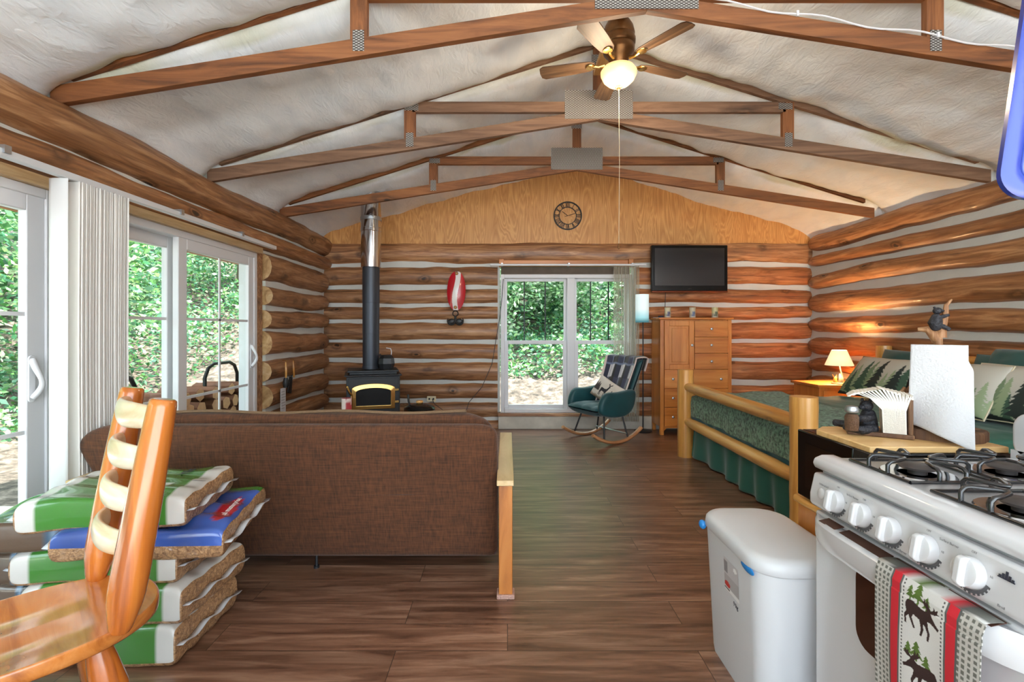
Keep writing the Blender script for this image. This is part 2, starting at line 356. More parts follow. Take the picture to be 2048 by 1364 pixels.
# right wall
zr = [2.51, 2.27, 2.05, 1.79, 1.48, 1.235, .96, .74, .5, .26, .02]
wr = MB()
for i in range(len(zr)-1):
    ik = .04 if i in (1, 2, 3) else .032
    log(wr, 'y', 3.90, .12, zr[i+1]+ik, zr[i]-(ik if i else 0), -2.6, 6.50, tone(i, 5, (1.06, 1, .94)), i+40.7, taper=(0, .26))
o = wr.build('wall_right', [M_logy, M_end], kind='structure')
MB().box(3.985, 4.15, -2.6, 6.6, 0, 2.52).build('chinking', M_chink, o)
# left wall
zl = [2.06, 1.75, 1.51, 1.28, 1.01, .76, .49, .25, .0]
wl = MB()
log(wl, 'y', -2.30, .13, 2.265, 2.50, -2.6, 6.50, (.95, .95, .93), 60.1, sgn=-1)
log(wl, 'y', -2.31, .12, 2.075, 2.24, -2.6, 6.50, (1.05, 1.0, .93), 61.4, sgn=-1)
for i in range(len(zl)-1):
    log(wl, 'y', -2.31, .12, zl[i+1]+.028, zl[i]-.028, 4.80+.02*(i % 2), 6.50, tone(i, 9), i+70.2, sgn=-1, capm=1, taper=(0, .2))
o = wl.build('wall_left', [M_logy, M_end], kind='structure')
MB().box(-2.56, -2.40, 4.86, 6.6, 0, 2.5).box(-2.56, -2.40, -2.6, 4.86, 2.03, 2.5).build('chinking', M_chink, o)
# gable panel
MB().prism([(-2.45, 2.42), (4.05, 2.42), (4.05, 2.85), (.86, 3.75), (-2.45, 2.85)], 6.44, 6.50).build('wall_gable', M_ply, kind='structure')
bb = MB(); bb.box(-.12, 4.0, 6.36, 6.47, 0, .165); bb.build('baseboard_back', plain('limewashed_board', (190, 184, 172), .8, bump=.4, bscale=12, var=.2, vscale=6), bevel=.006, kind='structure')

# ------------------------------------------------------------ ceiling (foam) with trusses
TY = [2.6, 3.95, 5.2]; PKX = .735
def ridge(y): return PKX+(max(0, y-5.2)/1.27)*.13
def roofz(x, y):
    rx = ridge(y); 
    d = (rx-x)/(rx+2.42) if x < rx else (x-rx)/(3.95-rx)
    return 3.56-(.99)*min(1.12, abs(d)) - .10*max(0, (y-5.2)/1.27)*(1-min(1, abs(d)))
nx, ny = 190, 250; vs = []; cs = []
for j in range(ny):
    y = -2.6+9.12*j/(ny-1)
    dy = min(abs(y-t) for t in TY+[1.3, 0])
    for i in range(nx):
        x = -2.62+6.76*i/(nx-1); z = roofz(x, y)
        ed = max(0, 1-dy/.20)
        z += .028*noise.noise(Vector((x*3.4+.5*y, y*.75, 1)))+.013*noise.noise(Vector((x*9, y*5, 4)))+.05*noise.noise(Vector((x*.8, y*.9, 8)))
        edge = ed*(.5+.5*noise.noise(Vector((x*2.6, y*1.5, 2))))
        z += .035*ed*ed+.02*math.sin(min(1, dy/.6)*PI)*-1
        if dy < .028: z += .03
        dl = x+2.46; dr = 4.02-x
        for dd_ in (dl, dr):
            if dd_ < .20: z -= (.20-max(0, dd_))**2*2.2
        if y > 6.3: z -= (y-6.3)*.05
        vs.append((x, y, z))
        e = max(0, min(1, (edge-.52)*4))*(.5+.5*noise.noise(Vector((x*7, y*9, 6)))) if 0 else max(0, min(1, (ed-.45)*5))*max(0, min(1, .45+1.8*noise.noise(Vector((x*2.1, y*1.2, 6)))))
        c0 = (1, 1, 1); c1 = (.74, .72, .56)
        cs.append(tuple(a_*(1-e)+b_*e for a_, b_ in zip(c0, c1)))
cm = MB(); cm.add(vs, [(j*nx+i, j*nx+i+1, (j+1)*nx+i+1, (j+1)*nx+i) for j in range(ny-1) for i in range(nx-1)], cs)
cm.build('ceiling', M_foam, kind='structure', ang=180)
# truss connector plate material: pressed diamond mesh look
M_plate, nt, b = newmat('gusset_plate'); L = nt.links.new
tc = N(nt, 'ShaderNodeTexCoord'); mp = N(nt, 'ShaderNodeMapping'); mp.inputs['Rotation'].default_value = (0, PI/4, 0); mp.inputs['Scale'].default_value = (1, 1, 1); 
mp0 = N(nt, 'ShaderNodeMapping'); mp0.inputs['Scale'].default_value = (55, 1, 100); L(tc.outputs['Object'], mp0.inputs[0]); L(mp0.outputs[0], mp.inputs[0])
ck = N(nt, 'ShaderNodeTexVoronoi', i_Scale=1.0, i_Randomness=.0); L(mp.outputs[0], ck.inputs[0])
kf = ramp(nt, ck.outputs['Distance'], [(.42, lin((84, 78, 74))), (.55, lin((205, 203, 200)))])
L(kf, b.inputs['Base Color']); b.inputs['Metallic'].default_value = .45; b.inputs['Roughness'].default_value = .45
bp = N(nt, 'ShaderNodeBump', i_Strength=.5, i_Distance=.005); L(kf, bp.inputs['Height']); L(bp.outputs[0], b.inputs['Normal'])
HEEL, CPK = 2.525, 3.025
M_truss2 = wood('weathered_truss_lumber', (84, 60, 46), (126, 94, 72), (150, 118, 94), 'x', scale=18, rough=.65, knots=.3, kscale=4, bump=.1)
def truss(y, label, cols):
    M_truss = M_truss2 if cols else globals()['M_truss']
    t = thing('roof_truss', label, 'roof truss', (PKX, y, 0), 0, 'exposed roof trusses')
    hl, hr = -2.41-PKX, 3.88-PKX
    for s, hx in ((-1, hl), (1, hr)):
        b_ = MB(); sg = 1 if hx > 0 else -1
        sl = (CPK-HEEL)/abs(hx)
        poly = [(0, CPK-.045), (0, CPK+.045), (hx, HEEL+.045+.01), (hx, HEEL-.045)]
        b_.prism(poly, -.02, .02).build('bottom_chord', M_truss, t, bevel=.002)
        rz0 = 3.56+.030; slp = .99/abs(2.42+PKX if sg < 0 else 3.95-PKX)
        poly = [(0, rz0-.015), (0, rz0+.07), (hx*.97, rz0+.07-slp*abs(hx)*.97), (hx*.97, rz0-.015-slp*abs(hx)*.97)]
        MB().prism(poly, -.0185, .0185).build('top_chord', M_truss, t, bevel=.002)
        px = sg*1.52; zt = rz0-slp*1.52; zb_ = CPK-sl*1.52
        MB().box(px-.045, px+.045, -.019, .019, zb_+.03, zt).build('post', M_trussz, t, bevel=.002)
        MB().box(px-.03, px+.03, -.0235, -.0195, zb_-.02, zb_+.09).build('nail_plate', M_plate, t)
        MB().box(px-sg*.02-.06, px-sg*.02+.05, -.0235, -.0195, zt-.06, zt-.01).build('nail_plate', M_plate, t)
    MB().box(-1.50, 1.50, -.019, .019, 3.04, 3.125).build('collar_beam', M_truss, t, bevel=.002)
    MB().box(-.045, .045, -.018, .018, 3.10, 3.56).build('king_post', M_trussz, t, bevel=.002)
    MB().box(-.275, .27, -.0245, -.0195, 2.985, 3.215).build('gusset_plate', M_plate, t)
    MB().box(-.06, .05, -.0235, -.0195, 3.42, 3.50).build('nail_plate', M_plate, t)
    return t
truss(TY[0], 'stained wooden roof truss nearest the ceiling fan light, with a white cable stapled along it', 0)
truss(TY[1], 'brown wooden roof truss just beyond the ceiling fan, its meshed plate lit by the lamp', 1)
truss(TY[2], 'orange-brown wooden roof truss furthest back, just in front of the plywood gable', 0)
# white electric cable stapled along the first truss
pts = []
for k in range(40):
    x = PKX+.27+(3.88-PKX-.27)*k/39; sl = (CPK-HEEL)/(3.88-PKX)
    pts.append((x, TY[0]-.026, CPK+.055-sl*(x-PKX)+.012*math.sin(k*.9)))
cb = thing('electric_cable', 'white electric cable stapled along the right half of the nearest truss', 'cable', pts[0])
q = MB(); q.M = Matrix.Translation(-Vector(pts[0])); q.tube(pts, .005, 6).build('cable', M_white, cb)
for k in (7, 17, 27):
    q = MB(); q.M = Matrix.Translation(-Vector(pts[0])); p = pts[k]; q.box(p[0]-.006, p[0]+.006, p[1]-.009, p[1], p[2]-.014, p[2]+.014).build('staple', M_white, cb)

# ------------------------------------------------------------ window_1 (back)
def frame_box(mb, x0, x1, z0, z1, t, y0, y1, tb=None):
    tb = tb or t
    mb.box(x0, x0+t, y0, y1, z0, z1).box(x1-t, x1, y0, y1, z0, z1).box(x0+t, x1-t, y0, y1, z1-t, z1).box(x0+t, x1-t, y0, y1, z0, z0+tb)
wx0, wx1, wz0, wz1 = -.09, 1.63, .205, 2.015
w1 = MB(); frame_box(w1, wx0, wx1, wz0, wz1, .05, 6.40, 6.56); xm = .83
w1.box(xm-.05, xm+.05, 6.41, 6.55, wz0, wz1)
o = w1.build('window_1', M_white, bevel=.004, kind='structure')
zm = 1.12
for xa, xb in ((wx0+.05, xm-.05), (xm+.05, wx1-.05)):
    s_ = MB(); frame_box(s_, xa, xb, zm-.01, wz1-.05, .035, 6.49, 6.53); s_.build('sash', M_white, o, bevel=.003)
    s_ = MB(); frame_box(s_, xa, xb, wz0+.05, zm+.03, .05, 6.44, 6.48); s_.build('sash', M_white, o, bevel=.003)
    MB().box(xa+.03, xb-.03, 6.508, 6.512, zm, wz1-.08).build('glass_pane', M_glassp, o)
    MB().box(xa+.04, xb-.04, 6.458, 6.462, wz0+.09, zm).build('glass_pane', M_glassp, o)
    for f in (.32, .66):
        x = xa+(xb-xa)*f; MB().box(x-.008, x+.008, 6.515, 6.525, zm, wz1-.08).build('muntin', M_dark, o)
MB().box(-.13, 1.66, 6.34, 6.50, .168, .205).build('trim_1', M_logx, bevel=.004, kind='structure')
tm = MB(); tm.box(-.085, 1.60, 6.40, 6.50, 2.015, 2.11); tm.build('trim_2', plain('grey_barn_board', (92, 80, 70), .8, var=.25, vscale=10), kind='structure')
tm = MB(); tm.box(-.08, 1.62, 6.41, 6.50, 2.12, 2.20).box(-.11, -.05, 6.38, 6.46, 2.11, 2.21).box(1.58, 1.64, 6.38, 6.46, 2.11, 2.21)
tm.build('trim_3', M_oakx, bevel=.003, kind='structure')

# ------------------------------------------------------------ sliding glass doors (left)
DX0, DX1 = -2.50, -2.41
def yframe(mb, y0, y1, z0, z1, t, x0, x1, tb=None, tt=None):
    tb = tb or t; tt = tt or t
    mb.box(x0, x1, y0, y0+t, z0, z1).box(x0, x1, y1-t, y1, z0, z1).box(x0, x1, y0+t, y1-t, z1-tt, z1).box(x0, x1, y0+t, y1-t, z0, z0+tb)
def pull(parent, y, z, x):
    h = thing('door_handle', None, None); h.parent = parent
    q = MB(); q.prism(roundrect(.036, .235, .017), x, x+.008, 'yz'); q.M = None
    q.v = [(a, b_+y, c_+z) for a, b_, c_ in q.v]; q.build('backplate', M_white, h, bevel=.002)
    q = MB(); pts = [(x+.008+.045*math.sin(PI*t), y+.012*math.sin(PI*2*t), z-.095+.19*t) for t in [k/12 for k in range(13)]]
    q.tube(pts, [.011+.004*abs(math.cos(PI*k/12)) for k in range(13)], 10).build('grip', M_white, h)
    return h
def door(name, y0, y1, panels, hy, mid=None):
    mb = MB(); yframe(mb, y0, y1, .0, 2.02, .05, DX0-.03, DX1+.03, tb=.045)
    d = mb.build(name, M_white, bevel=.004, kind='structure')
    MB().box(DX0-.03, DX1+.06, y0, y1, 0, .028).build('sill', plain('grey_sill', (88, 90, 90), .5), d)
    for k, (a, b_, x) in enumerate(panels):
        p = MB(); yframe(p, a, b_, .045, 1.985, .095, x, x+.045, tb=.13); p.build('door_panel', M_white, d, bevel=.005)
        MB().box(x+.018, x+.024, a+.09, b_-.09, .17, 1.90).build('glass_pane', M_glassp, d)
        q = MB()
        for z in (.785, 1.375): q.box(x+.026, x+.036, a+.09, b_-.09, z-.01, z+.01)
        ym = (a+b_)/2; q.box(x+.026, x+.036, ym-.01, ym+.01, .17, 1.90); q.build('muntin', M_white, d)
    pull(d, hy, 1.05, DX1+.022)
    return d
door('door_1', .35, 2.58, [(.42, 1.52, DX0-.02), (1.42, 2.53, DX1-.025)], 2.455)
door('door_2', 2.60, 4.66, [(2.65, 3.66, DX0-.02), (3.56, 4.62, DX1-.025)], 4.56)
MB().box(-2.46, -2.385, 4.67, 4.77, 0, 2.06).build('trim_4', M_logx, bevel=.004, kind='structure')
MB().box(-2.45, -2.345, -2.6, 4.70, 2.02, 2.075).build('trim_5', wood('pale_board', (176, 142, 98), (206, 176, 132), (224, 198, 158), 'y', scale=14), kind='structure')
MB().box(-2.47, -2.38, -2.6, .35, 0, 2.03).build('wall_front', M_chink, kind='structure')
# eave outside
ev = MB(); ev.prism([(-2.56, 2.50), (-3.35, 2.25), (-3.35, 2.28), (-2.56, 2.53)], -1, 7.4); 
for k in range(18): y = -.9+k*.48; ev.prism([(-2.56, 2.38), (-3.30, 2.15), (-3.30, 2.25), (-2.56, 2.48)], y, y+.045)
ev.box(-3.36, -3.31, -1, 7.4, 2.10, 2.28)
ev.build('trim_6', wood('eave_wood', (110, 60, 34), (172, 104, 62), (198, 132, 84), 'y', scale=12), kind='structure')
# ------------------------------------------------------------ ceiling fan
FX, FY = .735, 3.24
fan = thing('ceiling_fan', 'five-blade bronze ceiling fan with a lit glass bowl and long pull cord', 'ceiling fan', (FX, FY, 2.90))
q = MB(); q.box(-.045, .045, -.62, .70, .435, .475).box(-.05, .05, -.1, .1, .475, .60); q.build('mounting_board', wood('mount_board', (170, 120, 66), (214, 166, 104), (230, 190, 130), 'y'), fan, bevel=.003)
q = MB(); q.lathe([(.045, .13), (.055, .15), (.07, .19), (.10, .225), (.105, .26), (.10, .27), (.108, .28), (.11, .31), (.10, .33), (.105, .345), (.095, .39), (.075, .425), (.03, .435)], n=32); q.build('motor_housing', M_bronze, fan)
q = MB(); q.lathe([(.02, .10), (.055, .105), (.075, .12), (.06, .135), (.03, .14)], n=24); q.build('light_fitter', M_brass, fan)
M_bowl, nt, b = newmat('frosted_bowl'); b.inputs['Base Color'].default_value = (.85, .68, .42, 1); b.inputs['Roughness'].default_value = .3
lw = N(nt, 'ShaderNodeLayerWeight', i_Blend=.35)
b.inputs['Emission Color'].default_value = (*lin((255, 208, 132)), 1); b.inputs['Emission Strength'].default_value = .42
q = MB(); q.lathe([(.004, .0), (.035, .003), (.07, .018), (.10, .045), (.117, .08), (.118, .10), (.10, .125), (.07, .138)], n=36); q.build('glass_bowl', M_bowl, fan)
q = MB(); q.lathe([(.001, -.022), (.008, -.018), (.012, -.008), (.026, -.002), (.02, .008)], n=18); q.build('finial', M_bronze, fan)
M_blade = wood('blade_wood', (64, 46, 32), (98, 72, 50), (128, 98, 70), 'x', scale=22, rough=.5, bump=.1)
bm_mesh = None; first = None
for k in range(5):
    a = math.radians(20+72*k)
    br_ = MB(); br_.tube([(.09, 0, .155), (.13, 0, .15), (.165, 0, .158)], [.012, .009, .012], 8); br_.lathe([(.001, .150), (.030, .151), (.033, .158), (.026, .162), (.024, .150), (.012, .149)], (.185, 0, 0), 20)
    poly = [(.155, -.028), (.19, -.045), (.30, -.055), (.50, -.062), (.525, -.045), (.53, 0), (.525, .045), (.50, .062), (.30, .055), (.19, .045), (.155, .028)]
    if first is None:
        bl = MB(); bl.prism(poly, .160, .167, 'xy'); bl.M = None
        bl.v = [(x, y, z+y*.16) for x, y, z in bl.v]
        ob = bl.build('blade', M_blade, fan, rot=(0, 0, a), bevel=.002); oa = br_.build('blade_bracket', M_brass, ob); first = (ob, oa)
    else:
        ob = first[0].copy(); C.objects.link(ob); ob.parent = fan; ob.rotation_euler = (0, 0, a); oa = first[1].copy(); C.objects.link(oa); oa.parent = ob
q = MB(); q.tube([(.0, -.005, -.02), (.004, -.005, -.5), (.0, -.005, -1.04)], .0016, 5); q.build('pull_cord', plain('cord', (205, 190, 160), .7), fan)
q = MB(); q.lathe([(.001, -1.075), (.006, -1.07), (.007, -1.055), (.002, -1.035)], (0, -.005, 0), 10); q.build('cord_pull', M_bronze, fan)
pl = bpy.data.lights.new('fan_bulb', 'POINT'); pl.energy = 15; pl.color = (1, .80, .56); pl.shadow_soft_size = .14
po = bpy.data.objects.new('fan_bulb', pl); C.objects.link(po); po.parent = fan; po.location = (0, -.02, .075)
fan.children[0]
for ch_ in fan.children:
    if ch_.name.startswith('glass_bowl'): BOWL = ch_
po.location = (0, 0, -.06)

# ------------------------------------------------------------ wall clock
clk = thing('wall_clock', 'round openwork dark metal clock with Roman numerals on the plywood gable', 'clock', (.79, 6.425, 2.785))
q = MB()
for r0, r1 in ((.172, .187), (.108, .116)):
    n = 48; vs = [(r*math.cos(2*PI*k/n), y, r*math.sin(2*PI*k/n)) for k in range(n) for r, y in ((r0, -.008), (r1, -.008), (r1, .008), (r0, .008))]
    q.add(vs, [(k*4+i, k*4+(i+1) % 4, ((k+1) % n)*4+(i+1) % 4, ((k+1) % n)*4+i) for k in range(n) for i in range(4)])
q.build('rim', M_dark, clk)
for k, s in enumerate(['XII', 'I', 'II', 'III', 'IIII', 'V', 'VI', 'VII', 'VIII', 'IX', 'X', 'XI']):
    a = -2*PI*k/12; cx, cz = -.143*math.sin(a), .143*math.cos(a)
    q = MB(); x = 0; wds = {'I': .010, 'V': .022, 'X': .022}; tot = sum(wds[c_] for c_ in s)+.006*(len(s)-1); x = -tot/2
    def bar(x0, z0, x1, z1, w_=.0065):
        P = [(cx+u*math.cos(a)-v*math.sin(a), 0, cz+u*math.sin(a)+v*math.cos(a)) for u, v in ((x0, z0), (x1, z1))]; q.beam(P[0], P[1], w_, .008, (0, 1, 0.001))
    for c_ in s:
        wd = wds[c_]
        if c_ == 'I': bar(x+wd/2, -.03, x+wd/2, .03)
        if c_ == 'V': bar(x, .03, x+wd/2, -.03); bar(x+wd, .03, x+wd/2, -.03)
        if c_ == 'X': bar(x, .03, x+wd, -.03); bar(x+wd, .03, x, -.03)
        x += wd+.006
    q.build('numeral', M_dark, clk)
q = MB(); q.beam((.0, -.006, 0), (-.073, -.006, .055), .006, .004, (0, 1, 0)); q.build('hour_hand', M_dark, clk)
q = MB(); q.beam((-.038, -.008, -.012), (.105, -.008, .032), .005, .004, (0, 1, 0)); q.build('minute_hand', M_dark, clk)

# ------------------------------------------------------------ television
tv = thing('television', 'black flat-screen television mounted on the log wall above the tall chest', 'television', (2.33, 6.30, 1.80))
q = MB(); q.box(-.49, .49, -.03, .035, -.02, .575); q.build('body', M_blackg, tv, bevel=.012)
q = MB(); q.box(-.445, .445, -.033, -.029, .055, .535); q.build('screen', plain('screen', (38, 38, 41), .14, spec=.7), tv)
q = MB(); q.box(-.485, .485, -.045, .0, -.035, -.012); q.build('speaker_bar', plain('tv_trim', (120, 60, 36), .15, metal=.6), tv, bevel=.006)
q = MB(); q.box(-.12, .12, .03, .12, .15, .42); q.build('wall_mount', M_black, tv)
q = MB(); q.tube([(-.28, .05, 0), (-.285, .06, -.2), (-.28, .10, -.42)], .004, 6); q.build('power_cord', M_black, tv)
text(tv, '. . . . .', .02, (0, -.0335, .022), (PI/2, 0, 0), plain('tv_mark', (150, 150, 150)))

# ------------------------------------------------------------ tall chest
cx0, cx1, cy0, cy1 = 1.87, 2.745, 6.0, 6.36
chest = thing('tall_chest', 'tall honey-coloured pine chest with a door and drawers under the television', 'chest of drawers', (cx0, cy0, 0))
W, D, H = cx1-cx0, cy1-cy0, 1.435
q = MB(); q.box(0, W, .02, D, .10, H-.02); q.build('carcass', M_oak, chest, bevel=.003)
for sx in (0, W-.045):
    for sy in (0, D-.045): MB().box(sx, sx+.045, sy, sy+.045, 0, .14 if sy else H-.02).build('leg', M_oak, chest, bevel=.003)
MB().box(-.02, W+.02, -.02, D, H-.02, H+.005).build('top', M_oakx, chest, bevel=.006)
MB().prism([(.045, .05), (.08, .085), (W-.08, .085), (W-.045, .05), (W-.045, .11), (.045, .11)], 0, .02).build('plinth', M_oakx, chest)
def knob(p, x, z, r=.016):
    q = MB(); q.M = Matrix.Translation((x, -.012, z)) @ Matrix.Rotation(PI/2, 4, 'X'); q.lathe([(.006, -.008), (.006, .008), (r, .016), (r*.95, .022), (.001, .028)], n=16)
    q.build('knob', M_steel, p)
dz0 = .805; zt = H-.035; xm = W*.475
dr = MB(); frame_box(dr, .05, xm-.003, dz0, zt, .062, -.012, .012); d = dr.build('door', M_oak, chest, bevel=.003)
q = MB(); q.box(.112, xm-.065, -.003, .012, dz0+.062, zt-.062); q.box(.14, xm-.093, -.011, -.003, dz0+.09, zt-.09); q.build('door_panel', M_oak, d, bevel=.006); knob(d, xm-.033, (dz0+zt)/2)
def drawer(x0, x1, z0, z1, ks):
    o_ = MB().box(x0, x1, -.012, .015, z0+.003, z1-.003).build('drawer', M_oakx, chest, bevel=.003)
    for k in ks: knob(o_, k, (z0+z1)/2)
hh = (zt-dz0)/3
for k in range(3): drawer(xm+.003, W-.05, dz0+k*hh, dz0+(k+1)*hh, [(xm+W-.05)/2])
hb = (dz0-.11)/3
for k in range(3): drawer(.05, W-.05, .11+k*hb, .11+(k+1)*hb, [.15, W-.14])
# picture votives on chest
def picf(seed):
    def f(u, v):
        r = np.array([[.45, .40, .30]]*len(u)); sky = np.array([[.62, .55, .36], [.55, .5, .35], [.60, .56, .30]][seed]); r[v > .45] = sky
        a = (v < .6) & (v > .15) & (np.abs(u-.5+.25*(v-.3)) < .2); r[a] = np.array([[.12, .12, .2], [.12, .16, .26], [.12, .14, .08]][seed]); r[v < .15] = (.6, .55, .45)
        return r
    return f
M_paint = painted('printed', .5, bump=.05)
for k, x in enumerate((2.00, 2.31, 2.59)):
    t = thing('candle_holder', ['small candle holder with a brown bear picture, leftmost of the three on the tall chest', 'small blue-toned picture candle holder, middle one of the three on the tall chest', 'small yellow-green picture candle holder, rightmost of the three on the tall chest'][k], 'candle holder', (x, 6.12, 1.44), 0, 'candle holders on the tall chest')
    q = MB(); q.grid(25, 12, lambda u, v: (-.036*np.sin(2*PI*(u-.5)), -.036*np.cos(2*PI*(u-.5)), v*.13), lambda u, v: picf(k)((u*2.4-.7), v)); q.build('printed_glass', M_paint, t, solid=.003)
    q = MB(); q.lathe([(.001, .002), (.033, .002), (.033, .118), (.001, .118)], n=20).tube([(0, 0, .118), (0, 0, .128)], .0015, 5); q.build('candle', plain('wax', (226, 206, 160), .5), t)
rm = MB(); rm.box(-.07, .07, -.025, .025, 0, .004); rm.build('paper_pad', M_white, None, (1.90, 6.14, 1.44), (0, 0, .2), label='white paper pad lying on the window end of the tall chest', cat='paper')
rm = MB(); rm.box(-.03, .03, -.018, .018, 0, .022); rm.build('remote_control', plain('navy_plastic', (40, 48, 70), .4), None, (1.925, 6.15, 1.445), (0, 0, .3), bevel=.004, label='small dark blue remote lying on the white pad on the tall chest', cat='remote control')

# ------------------------------------------------------------ hanging lure
lure = thing('fishing_lure_decoration', 'large red and white spoon fishing lure hanging on the log wall', 'wall decoration', (-.665, 6.37, 1.545))
def lurec(u, v):
    x = (u-.5)*.24; z = v*.50; c_ = np.tile(np.array(lin((186, 18, 34))), (len(u), 1)); xc = .0+.014*np.sin((z/.5)*2*PI+2.6)+.02*(z/.5-.5)
    hw = .036-.010*np.sin(z/.5*PI)*0
    c_[np.abs(x-xc) < hw-.004] = lin((232, 226, 222)); return c_
def lureP(u, v):
    z = v*.50; half = .118*np.sqrt(np.maximum(0, 1-np.abs((z-.25)/.258)**2.1)); x = (u-.5)*2*half
    return (x+.01*(v-.5), -.035*(1-(np.abs(u-.5)*2)**2)*np.sin(PI*np.clip(v, .02, .98)), z)
q = MB(); q.grid(70, 90, lureP, lambda u, v: lurec(.5+(u-.5)*2*np.sqrt(np.maximum(0, 1-np.abs((v*.5-.25)/.258)**2.1))*.118/.24, v)); q.build('spoon', painted('lure_enamel', .3, bump=.02, coat=.5), lure, solid=.008)
for x, z in ((.006, .475), (-.01, .035)):
    q = MB(); q.M = Matrix.Translation((x, -.03, z)) @ Matrix.Rotation(PI/2, 4, 'X'); q.lathe([(.001, .006), (.018, .005), (.022, 0), (.022, -.01)], n=18); q.build('rivet', M_bronze, lure)
q = MB(); q.tube([(.035*math.cos(a)-.01, -.02, -.045+.035*math.sin(a)) for a in [2*PI*k/16 for k in range(17)]], .007, 8); q.build('split_ring', M_dark, lure)
for s in (-1, 1):
    q = MB(); pts = [(-.01+s*(.004+.0), -.022, -.08)]+[(-.01+s*(.052-.048*math.cos(a)), -.024, -.13-.055*math.sin(a)) for a in [PI*k/9*1.15 for k in range(10)]]
    q.tube(pts, [.009, .012]+[.016]*6+[.013, .009, .003], 8); q.blob((-.01+s*.05, -.022, -.145), (.046, .014, .035)); q.build('hook', M_black, lure)

# ------------------------------------------------------------ window blind (back) + rail
wbld = thing('window_blind', 'translucent vertical blind bunched at one side of the back window on a white rail', 'blind', (.75, 6.30, 2.10))
MB().box(-.97, 1.03, -.02, .02, .012, .035).build('rail', M_white, wbld, bevel=.004)
for x in (-.82, .04, .86): MB().box(x-.012, x+.012, 0, .09, .01, .05).build('bracket', M_steel, wbld)
M_sheer, nt, b = newmat('sheer_vane'); tr = N(nt, 'ShaderNodeBsdfTransparent'); tl = N(nt, 'ShaderNodeBsdfTranslucent'); mx = N(nt, 'ShaderNodeMixShader', i_Fac=.72); mx2 = N(nt, 'ShaderNodeMixShader', i_Fac=.5)
tl.inputs[0].default_value = (.92, .92, .86, 1); b.inputs['Base Color'].default_value = (.80, .78, .70, 1); L = nt.links.new
L(tl.outputs[0], mx2.inputs[1]); L(b.outputs[0], mx2.inputs[2]); L(mx2.outputs[0], mx.inputs[1]); L(tr.outputs[0], mx.inputs[2]); L(mx.outputs[0], nt.nodes['Material Output'].inputs[0])
f0 = None
for k in range(20):
    x = .62+k*.0165+random.uniform(-.003, .003)
    if f0 is None:
        q = MB(); q.grid(5, 2, lambda u, v: ((u-.5)*.075, .008*np.cos((u-.5)*PI), -2.0*v)); f0 = q.build('vane', M_sheer, wbld, (x, .0, .01), (0, 0, 1.1))
        MB().tube([(.03, 0, 0), (.03, 0, -2.0)], .003, 4).build('vane_edge', plain('vane_edge', (176, 168, 146), .6), f0)
    else:
        o_ = f0.copy(); C.objects.link(o_); o_.parent = wbld; o_.location = (x, random.uniform(-.01, .01), .01); o_.rotation_euler = (0, 0, 1.1+random.uniform(-.25, .25))
        e_ = f0.children[0].copy(); C.objects.link(e_); e_.parent = o_

# ------------------------------------------------------------ patio blind (left)
pb = thing('patio_door_blind', 'off-white vertical blind stacked beside the near patio door with a long white rail', 'blind', (-2.205, 2.42, 2.045))
MB().box(-.02, .02, -3.2, 2.22, .005, .04).build('rail', plain('rail_white', (214, 218, 222), .35, metal=.2), pb, bevel=.004)
for y in (-.3, .85, 1.6): MB().box(-.03, .03, y, y+.03, .02, .055).build('bracket', M_steel, pb)
M_vane = plain('vinyl_vane', (226, 222, 216), .55)
M_vanew = plain('white_vane', (238, 238, 238), .5)
q = MB(); q.grid(7, 2, lambda u, v: ((u-.5)*.094, -.006*np.cos((u-.5)*PI), -1.89*v)); q.build('front_vane', M_vanew, pb, (-.012, .0, 0), solid=.002, label='wide white front vane')
f0 = None
for k in range(27):
    y = .045+k*.0122; rz = random.uniform(-.10, .10)+.12
    if f0 is None:
        q = MB(); q.grid(9, 24, lambda u, v: ((u-.5)*.094, .012*np.cos((u-.5)*PI)+.003*np.sin(v*7+u*2), -1.98*v)); f0 = q.build('vane', M_vane, pb, (.0, y, 0), (0, 0, rz), solid=.0015)
    else:
        o_ = f0.copy(); C.objects.link(o_); o_.parent = pb; o_.location = (random.uniform(-.006, .008), y, 0); o_.rotation_euler = (random.uniform(-.002, .002), 0, rz)

# ------------------------------------------------------------ wood stove
MB().box(-2.2, -.95, 5.05, 6.2, 0, .04).build('hearth_pad', plain('hearth_stone', (92, 88, 84), .8, var=.2), None, label='dark stone hearth pad under the wood stove', cat='hearth pad')
ws = thing('wood_stove', 'black wood stove with a brass-framed glass door in the far corner', 'wood stove', (-1.52, 5.53, .04), math.radians(17))
MB().box(-.28, .28, -.25, .25, .12, .75).build('firebox', M_black, ws, bevel=.008)
q = MB(); q.box(-.30, .30, -.27, .27, .75, .765).box(-.25, .25, -.20, .22, .765, .79).box(-.27, .27, -.22, .24, .79, .81); q.build('top_plate', M_black, ws, bevel=.004)
q = MB(); q.box(-.26, .26, -.23, .23, 0, .12); q.build('pedestal', M_black, ws, bevel=.005)
MB().box(-.26, .26, -.262, -.25, .19, .73).build('front_plate', M_black, ws, bevel=.003)
def arch(w_, z0, z1, rise, n=14):
    pts = [(-w_, z0), (w_, z0), (w_, z1)]+[(w_*math.cos(PI*k/n), z1+rise*math.sin(PI*k/n)) for k in range(1, n)]+[(-w_, z1)]
    return pts
dr = MB(); o1 = arch(.225, .40, .62, .055); o2 = arch(.185, .44, .585, .042); n = len(o1)
for y0 in (-.292, -.262):
    pass
vs = [(x, -.262, z) for x, z in o1]+[(x, -.29, z) for x, z in o1]+[(x*.97, -.30, z) for x, z in o2]+[(x, -.27, z) for x, z in o2]
dr.add(vs, [(k, (k+1) % n, (k+1) % n+n*r, k+n*r) if 0 else (k+n*r, (k+1) % n+n*r, (k+1) % n+n*(r+1), k+n*(r+1)) for r in range(3) for k in range(n)])
